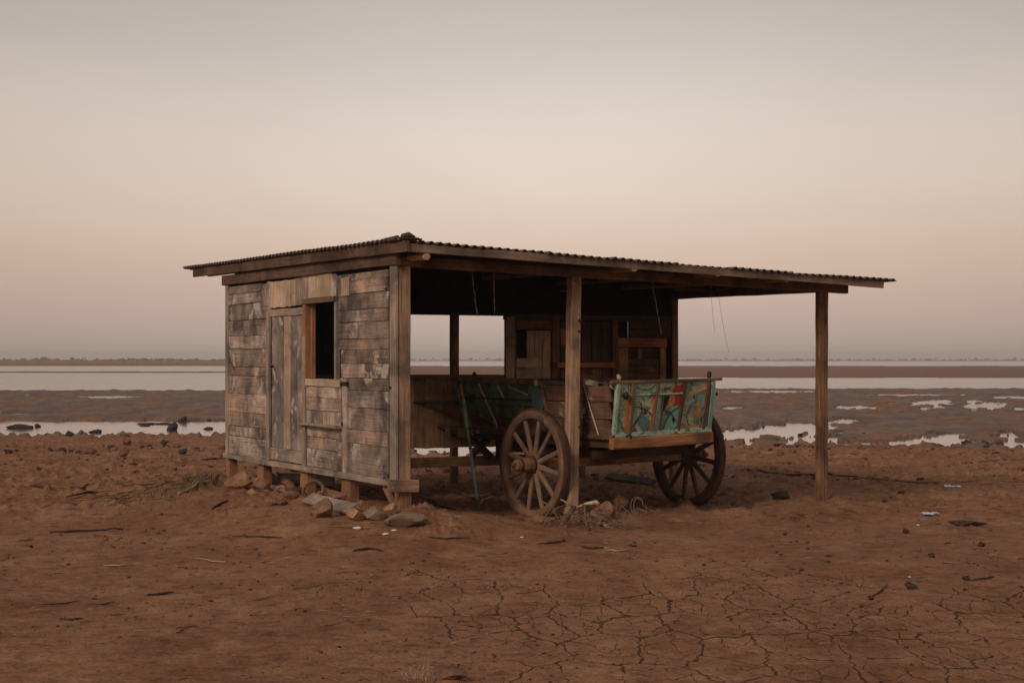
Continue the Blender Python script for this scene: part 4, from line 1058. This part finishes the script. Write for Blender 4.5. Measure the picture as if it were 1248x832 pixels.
# white pebbles, litter
for a in [(435,645,6,'flat cluster shaped white shell before the stones'),(470,652,5,'brightest oval white pebble before the corner slab'),(480,647,4,'dull white flake above the oval white pebble'),(636,655,2.5,'tiny white pebble on bare dirt below the left cart wheel'),(1119,640,2.5,'tiny white pebble left of the driftwood lump'),(1109,703,2,'tiny white fleck above the dark round clod')]:
    rock('pebble',a[0],a[1],a[2],'white',a[3],'pebble','white pebbles',asp=(1.4,1,.5),sink=.3,smooth=True,sub=2,rough=.6)
def litter(u,v,w_,label):
    g=ground_at(u,v); s_=w_/ppm(g.y); m_=MB(); n=6
    for j in range(n+1):
        for i in range(n+1):
            x=(i/n-.5)*2*s_*(1+.3*R.uniform(-1,1)*(j in(0,n))); y=(j/n-.5)*1.6*s_*(1+.3*R.uniform(-1,1)*(i in (0,n)))
            m_.v.append(Vector((x,y,.015+.35*s_*abs(mnoise.noise(Vector((x*9/s_*.2,y*9/s_*.2,u)))))))
    for j in range(n):
        for i in range(n):
            A=j*(n+1)+i; m_.face((A,A+1,A+n+2,A+n+1),[(0,0)]*4)
    o=m_.build('plastic_scrap','litter'); o.location=g+Vector((0,0,.005)); sm=o.modifiers.new('s','SOLIDIFY'); sm.thickness=.003; tag(o,label,'litter','plastic scraps')
litter(1134,628,10,'bright bluish white plastic scrap lying on dirt left of the driftwood')
litter(1160,594,9,'bluish plastic scrap lying by the long reed, the farther one')
# sticks
def stick(pts,r,mat,label,name='stick',cat='stick',group='sticks lying on the dirt',lift=.01):
    P=[ground_at(u,v) for u,v in pts]; base=P[0].copy(); Q=[]
    for i in range(len(P)-1):
        for k in range(5): 
            p=P[i].lerp(P[i+1],k/5); p.z=max(p.z,gz(p.x,p.y))+lift+R.uniform(-.002,.003); Q.append(p-base+Vector((R.uniform(-.006,.006),R.uniform(-.01,.01),0)))
    p=P[-1].copy(); p.z+=lift; Q.append(p-base)
    rm_=r/ppm(base.y); m_=MB(); m_.tube(Q,[rm_*(1-.5*abs(2*i/(len(Q)-1)-1)**2)*R.uniform(.8,1.15) for i in range(len(Q))],6); o=m_.build(name,mat); o.location=base; tag(o,label,cat,group); return o
for a in [
 ([(60,649.5),(100,647.5),(150,646)],1.5,'twig','longest straight dark stick on the left foreground'),
 ([(283,654),(315,654.5),(344,656)],1.1,'twig','thin dark stick below the stone piles'),
 ([(178,726),(195,724.5),(212,722.5)],1.7,'twig','short curved dark twig in the lower left foreground'),
 ([(125,690),(145,690),(163,688.5)],1.0,'twigp','thin pale twig on the left foreground'),
 ([(237,681),(258,685),(276,686)],1.0,'twigp','thin pale twig right of the pale left one'),
 ([(73,755),(88,756),(101,754.5)],1.6,'twig','short dark twig at lower left'),
 ([(47,738),(75,737),(97,733)],1.0,'twig','long thin dark twig above the short lower left one'),
 ([(105,738),(122,737.5),(140,735)],1.0,'twig','thin brown twig right of the long thin lower left one'),
 ([(300,735),(318,731),(335,727)],.8,'twigm','faint slanted twig in the centre left foreground'),
 ([(356,718),(372,717),(390,714),(385,713)],.9,'twigm','faint branching twig left of the first cracks'),
 ([(655,664),(675,662),(688,660),(686,657)],1.3,'twig','hooked dark twig below the left cart wheel'),
 ([(708,667),(722,669),(735,668)],1.4,'twig','short dark twig below the root tangle'),
 ([(738,671),(755,672),(768,670.5)],1.2,'twigp','pale straight twig right of the short dark twig'),
 ([(765,665),(776,666)],1.8,'twig','stubby dark twig below the brown stone'),
 ([(430,672),(450,669),(466,672)],1.9,'twig','crooked dark twig pile below the corner slab'),
 ([(522,656),(545,657.5),(572,656)],1.2,'twig','dark stick along the foot of the dirt wedge'),
 ([(383,712),(405,711.5),(432,711)],.7,'twigm','thin straight twig in the centre left foreground'),
 ([(1062,729),(1072,722),(1082,713)],1.1,'twig','slanted dark twig leaning from a small clod in the cracks'),
 ([(1184,708),(1200,706),(1212,704)],1.2,'twig','dark twig trailing right of the flat clod'),
 ([(215,773),(225,768)],.8,'twig','tiny dark sliver at lower left'),
 ([(214,767),(228,766),(240,764)],.8,'twig','thin dark sliver low on the left foreground'),
 ([(20,660),(40,658)],1.0,'twigm','short brown twig at the left edge'),
 ([(390,642),(420,643),(450,646)],.7,'twigm','thin brown stem crossing below the white shell'),
 ([(1180,563),(1215,561),(1247,560)],.9,'twigm','thin brown stem on the right shore above the reed'),
 ([(80,606),(100,602),(118,600)],1.5,'twig','bent dark stick left of the brush pile'),
 ([(38,592),(52,594),(62,597)],1.4,'twig','dark gnarled stick on the left shore'),
 ([(85,594),(100,597),(115,590)],1.6,'twig','forked dark stick above the brush pile'),
 ([(130,590),(150,586)],1.6,'twig','short dark stick above the brush pile near the hut'),
 ([(245,561),(262,559),(277,560)],1.4,'twig','dark stick lying left of the hut corner'),
 ([(258,621),(268,615),(278,611)],1.6,'twig','short slanted dark stick left of the stone pile'),
 ([(560,600),(575,612),(590,606),(600,598)],1.2,'twigm','bent brown root under the front of the cart'),
 ([(583,618),(588,610),(600,606)],1.5,'twigp','pale forked stick under the cart near the prop'),
 ([(495,596),(515,608),(535,618),(556,622)],1.3,'twig','long dark root curving under the hut roof'),
 ]:
    stick(*a)
stick([(905,573),(960,578),(1000,579),(1045,581)],1.5,'twig','dark left half of the long reed stem behind the end post','reed','reed','reeds on the right shore')
stick([(1040,581),(1060,586),(1120,588.5),(1180,587),(1260,585)],1.15,'twigm','long thin reed stem lying across the right shore','reed','reed','reeds on the right shore')
stick([(218,604),(236,597),(252,590),(256,588)],2.4,'twigp','pale curved branch lying left of the hut','branch','branch',None,.03)
g=ground_at(255,592); m_=MB(); e=ground_at(278,583)-g; m_.board((0,0,.02),(e.x,e.y,e.z+.1),.12,.05,(0,.3,1),jit=.02,skew=.03); o=m_.build('plank','beam'); o.location=g; tag(o,'dark broken board end leaning at the far left stilt','plank')
g=ground_at(376,613); m_=MB(); e=ground_at(430,628)-g; m_.board((0,0,.06),(e.x,e.y,e.z+.07),.16,.035,(0,1,.25),jit=.012,skew=.03); o=m_.build('plank','trim'); o.location=g; tag(o,'fallen grey brown plank lying on stones before the third and fourth stilts','plank')
g=ground_at(330,592); m_=MB(); gg=HL(330,592,'x',.3); m_.board((0,0,.0),(.75,-.35,.0),.14,.05,(0,.1,1),jit=.02); o=m_.build('plank','trim'); o.location=g+Vector((0.05,.35,.08)); tag(o,'grey plank on edge in the shadow between second and third stilts','plank')
g=ground_at(741,583); m_=MB(); e=ground_at(796,594)-g; m_.board((0,0,.04),(e.x,e.y,e.z+.04),.13,.05,(0,1,.2),jit=.012); o=m_.build('plank','cartdark'); o.location=g; tag(o,'dark plank on the ground beneath the cart axle','plank')
# old hoop (dark) beside third stilt
g=ground_at(382,611); m_=MB(); rr=.11; m_.tube([(rr*math.cos(t_),.03*math.sin(t_*2),rr*.9+rr*math.sin(t_)) for t_ in [i*PI/7-.4 for i in range(12)]],[.022]*12,7,wob=.15); o=m_.build('root_hoop','twigm'); o.location=g; tag(o,'curled brown root hoop standing beside the third stilt','root')
# root tangle round the middle post
g=ground_at(706,640)
rt=empty('root_tangle',g); tag(rt,'tangle of dry roots and twigs heaped at the foot of the middle post','roots')
def GP(u,v,up): # point above the ground of the tangle's depth
    Y=g.y+up; d=ray(u,v); return CAM+d*Y - g
def root(pts,rads,mat,name='root'):
    m_=MB(); P=[GP(*p) for p in pts]; m_.tube(P,[r/ppm(g.y) for r in rads],7,wob=.18); m_.build(name,mat,rt)
root([(701,619,.3),(708,616,.15),(717,613,0),(727,612,-.02),(731,614,0)],[1.2,1.5,1.9,2.7,1.0],'bone')
root([(712,615,0),(714,630,-.15),(716,650,-.2)],[1.6,1.3,1.7],'twigm')
root([(700,618,.2),(690,632,0),(683,643,-.1),(674,655,-.1)],[2.8,3.2,3.6,1.4],'twigm')
root([(701,619,.3),(692,613,.2),(683,608,.2)],[1.5,1.2,.8],'twigp')
root([(652,643,0),(664,640,0),(672,645,0)],[1.2,2.2,1.2],'twigp'); root([(676,643,0),(686,640,0),(692,645,0)],[1.5,2.6,1.5],'twigm')
root([(717,634,.1),(735,638,0),(748,646,-.1),(752,655,-.1)],[1,1.4,1.2,.7],'twigp')
tw=MB()
for i in range(95):
    u=R.gauss(708,22) if i<80 else R.uniform(715,790); v0_=R.uniform(625,652); up=R.uniform(-.2,.5)
    A=GP(u,v0_-R.uniform(2,16),up); B=GP(u+R.uniform(-26,26),v0_+R.uniform(-2,5),up-R.uniform(0,.2)); Mi=(A+B)/2+Vector((0,0,R.uniform(0,.05)))
    r_=R.uniform(.35,1.0)/ppm(g.y); tw.tube([A,Mi,B],[r_,r_*1.1,r_*.5],4)
tag(tw.build('twigs','twigm',rt),kind='stuff')
tw=MB()
for i in range(32):
    u=R.uniform(715,775); A=GP(R.gauss(735,10),638+R.uniform(-6,4),R.uniform(0,.3)); B=GP(u+10,R.uniform(640,655),-.1); Mi=(A+B)/2+Vector((0,0,.05)); r_=R.uniform(.3,.6)/ppm(g.y); tw.tube([A,Mi,B],[r_,r_,r_*.5],4)
tag(tw.build('dry_stems','drygrass',rt),kind='stuff')
# coil of root right of the stone
g2=ground_at(778,628); m_=MB()
for k in range(2): m_.tube([((.06+.03*k)*math.cos(t_)+R.uniform(-.01,.01),.05*math.sin(t_),.10+(.09+.015*k)*math.sin(t_)) for t_ in [i*PI/8+k for i in range(15)]],[.006]*15,5)
o=m_.build('root_coil','twigm'); o.location=g2; tag(o,'coiled dry root between the brown stone and the right wheel','root')
# brush pile and grass left of hut
def tuft(u,v,n,h_,sp,mats,label,name,cat):
    g=ground_at(u,v); m_=MB()
    for i in range(n):
        bx,by=R.gauss(0,sp[0]),R.gauss(0,sp[1]); hh=h_*R.uniform(.4,1.1); dx,dy=R.uniform(-.7,.7)*hh,R.uniform(-.5,.5)*hh; w_=R.uniform(.003,.006)
        b=len(m_.v); z_=gz(g.x+bx,g.y+by)-g.z-.01
        for (f,ww) in ((0,w_),(.5,w_*.8),(1,w_*.15)):
            p=Vector((bx+dx*f*f,by+dy*f*f,z_+hh*f*(1-.25*f))); m_.v.append(p-Vector((ww,0,0))); m_.v.append(p+Vector((ww,0.002,0)))
        mi=R.randrange(len(mats))
        m_.face((b,b+1,b+3,b+2),[(0,0)]*4,mi); m_.face((b+2,b+3,b+5,b+4),[(0,0)]*4,mi)
    o=m_.build(name,mats); o.location=g; tag(o,label,cat,kind='stuff'); return o
tuft(241,589,150,.17,(.11,.3),['grass','grass','drygrass'],'green grass tuft growing left of the far hut corner','grass_tuft','grass')
tuft(212,600,260,.15,(.26,.6),['drygrass','twigm'],'dry brown grass clump left of the green tuft','dry_grass_clump','grass')
tuft(508,824,26,.10,(.05,.05),['twigp'],'tiny dry sprig left of the nearest large clod','dry_sprig','sprig')
g=ground_at(150,604); m_=MB()
for i in range(60):
    a=Vector((R.gauss(0,.5),R.gauss(0,.6),R.uniform(.0,.05))); an=R.gauss(0,.35); L_=R.uniform(.1,.35); b_=a+Vector((math.cos(an)*L_,math.sin(an)*L_*2,R.uniform(-.02,.05)))
    za=gz(g.x+a.x,g.y+a.y)-g.z; zb_=gz(g.x+b_.x,g.y+b_.y)-g.z; a.z+=za;b_.z=max(b_.z+zb_,zb_)
    m_.tube([a,(a+b_)/2+Vector((0,0,R.uniform(0,.03))),b_],[.004,.005,.002],5)
o=m_.build('brush_pile','twig'); o.location=g; tag(o,'flat pile of dark dry brush lying on the dirt left of the hut','brush',kind='stuff')
# soil crumbs: nobody could count them
cb=[];cf=[]
rs=np.random.RandomState(5); pts=[]
N=14000
uu=rs.uniform(-60,1310,N); vv_=HZ+ (rs.uniform(0,1,N)**1.5)*(410-98)+98
Yc=3460./(vv_-HZ); Xc=(uu-CX)/F*Yc
# clump them
cl=fbm(Xc*.7,Yc*.35,123,3); keep=(cl+rs.uniform(-.4,.4,N)>.05); Xc=Xc[keep];Yc=Yc[keep]
zc,_,crk=height(Xc,Yc,False); S=(.35+1.0*rs.uniform(0,1,len(Xc))**5*1.8)/ (F/Yc)*1.25
far=Yc>24; S=np.where(far,S*1.7,S)
V=tv[None]*(1+.35*rs.uniform(-1,1,(len(Xc),len(tv),1))); V=V*S[:,None,None]*np.stack([rs.uniform(.8,1.6,len(Xc)),rs.uniform(.8,1.4,len(Xc)),rs.uniform(.5,.9,len(Xc))],-1)[:,None,:]
V=V+np.stack([Xc,Yc,zc+S*.25],-1)[:,None,:]
FF=tf[None]+(np.arange(len(Xc))*len(tv))[:,None,None]
mi=np.repeat(rs.choice([0,0,1,2],len(Xc)),len(tf))
stuffmesh('soil_crumbs',V,FF,['clod','rockd','rockr'],mi,'small crumbs of red and dark soil scattered over the bare ground','soil crumbs')
# straw bits
N=900; u=rs.uniform(-40,1290,N); v=HZ+rs.uniform(100,400,N); Ys2=3460./(v-HZ); Xs2=(u-CX)/F*Ys2
sm_=MB(); zs_,_,_=height(Xs2,Ys2,False)
for i in range(N):
    an=R.gauss(0,.5); L_=R.uniform(2,9)/ppm(Ys2[i]); r_=R.uniform(.25,.45)/ppm(Ys2[i]); d=Vector((math.cos(an),math.sin(an),0))*L_; c_=Vector((Xs2[i],Ys2[i],zs_[i]+r_*1.5+.003))
    sm_.tube([c_-d,c_+Vector((0,0,r_*2)),c_+d],[r_,r_,r_*.6],4,mi=R.choice([0,0,1,2]))
tag(sm_.build('straw_bits',['twig','twigm','twigp']),'thin bits of straw and twig strewn over the dirt','straw',kind='stuff')

# ------------------------------------------------------------------ haze
bm=bmesh.new(); bmesh.ops.create_cube(bm,size=1)
me=bpy.data.meshes.new('haze'); bm.to_mesh(me); bm.free(); hz=bpy.data.objects.new('haze',me); col.objects.link(hz)
hz.scale=(8600,6300,22); hz.location=(0,1600,9.4); tag(hz,kind='stuff'); hz['label']='thin warm evening haze over the lake and far shore'
m=bpy.data.materials.new('haze'); m.use_nodes=True; nt=m.node_tree; nt.nodes.clear(); o_=nt.nodes.new('ShaderNodeOutputMaterial'); pv=nt.nodes.new('ShaderNodeVolumePrincipled')
pv.inputs['Color'].default_value=(.92,.86,.82,1); pv.inputs['Density'].default_value=.00038; pv.inputs['Anisotropy'].default_value=.0; nt.links.new(pv.outputs[0],o_.inputs['Volume']); me.materials.append(m)

# ------------------------------------------------------------------ world, sun, camera
SE,SA=math.radians(32),math.radians(215)   # sun elevation, azimuth (from +Y clockwise)
wld=bpy.data.worlds.new('World'); sc.world=wld; wld.use_nodes=True; nt=wld.node_tree; nt.nodes.clear(); q=NB(nt)
out=q.n('ShaderNodeOutputWorld'); bg=q.n('ShaderNodeBackground'); q.l(bg.outputs[0],out.inputs[0])
sky=q.n('ShaderNodeTexSky',sky_type='NISHITA',sun_disc=False,sun_elevation=SE,sun_rotation=SA,dust_density=6.0,air_density=1.2)
tc=q.n('ShaderNodeTexCoord'); sx=q.n('ShaderNodeSeparateXYZ'); q.l(tc.outputs['Generated'],sx.inputs[0])
def lin(r,g_,b_): return tuple(((c/255+.055)/1.055)**2.4 if c/255>.04045 else c/255/12.92 for c in (r,g_,b_))
S_=4.0
stops=[(.0,lin(186,165,154)),(.012,lin(188,167,156)),(.03,lin(197,173,160)),(.05,lin(206,179,162)),(.075,lin(213,189,171)),(.11,lin(217,200,186)),(.15,lin(210,197,185)),(.19,lin(192,182,174)),(.24,lin(174,165,159)),(.5,lin(150,147,148)),(1,lin(150,148,150))]
stops=[(p,tuple(c*1.0 for c in cc)) for p,cc in stops]
rc=q.ramp(sx.outputs[2],stops,'B_SPLINE')
# high thin haze layer, a little uneven
hn=q.noise(q.mapping(tc.outputs['Generated'],(3,3,8)),1.3,5,.55,.8)
rc=q.mix(.5,rc,q.ramp(hn,[(.3,(.95,.945,.95)),(.7,(1.05,1.05,1.04))]),'MULTIPLY')
dp=q.n('ShaderNodeVectorMath',operation='DOT_PRODUCT'); q.l(tc.outputs['Generated'],dp.inputs[0]); dp.inputs[1].default_value=Vector((0.02,1,.13)).normalized()
rc=q.mix(1.0,rc,q.ramp(dp.outputs['Value'],[(.6,(.84,.82,.81)),(.94,(.86,.84,.825)),(.985,(.98,.975,.97)),(1.0,(1.07,1.08,1.09))]),'MULTIPLY')
rc=q.mix(1.0,rc,(10.1,10.1,10.1),'MULTIPLY')
mx=q.mix(.93,sky.outputs[0],rc)
q.l(mx,bg.inputs[0]); bg.inputs[1].default_value=.10
sl=bpy.data.lights.new('sun','SUN'); sl.energy=1.45; sl.angle=math.radians(18); sl.color=(1,.86,.72)
so=bpy.data.objects.new('sun',sl); col.objects.link(so)
dirv=Vector((math.sin(SA)*math.cos(SE),math.cos(SA)*math.cos(SE),math.sin(SE)))  # towards the sun
so.rotation_euler=dirv.to_track_quat('Z','Y').to_euler(); so.location=(0,0,20)
cam=bpy.data.cameras.new('camera'); co=bpy.data.objects.new('camera',cam); col.objects.link(co)
cam.sensor_width=36; cam.lens=36*F/1248; cam.shift_y=22/1248; cam.clip_start=.1; cam.clip_end=12000
co.location=CAM; co.rotation_euler=(PI/2,0,0); sc.camera=co
sc.view_settings.view_transform='Standard'; sc.view_settings.look='None'; sc.view_settings.gamma=1; sc.view_settings.exposure=.19; sc.view_settings.use_curve_mapping=False
sc.cycles.max_bounces=6; sc.cycles.volume_bounces=0; sc.cycles.use_denoising=True
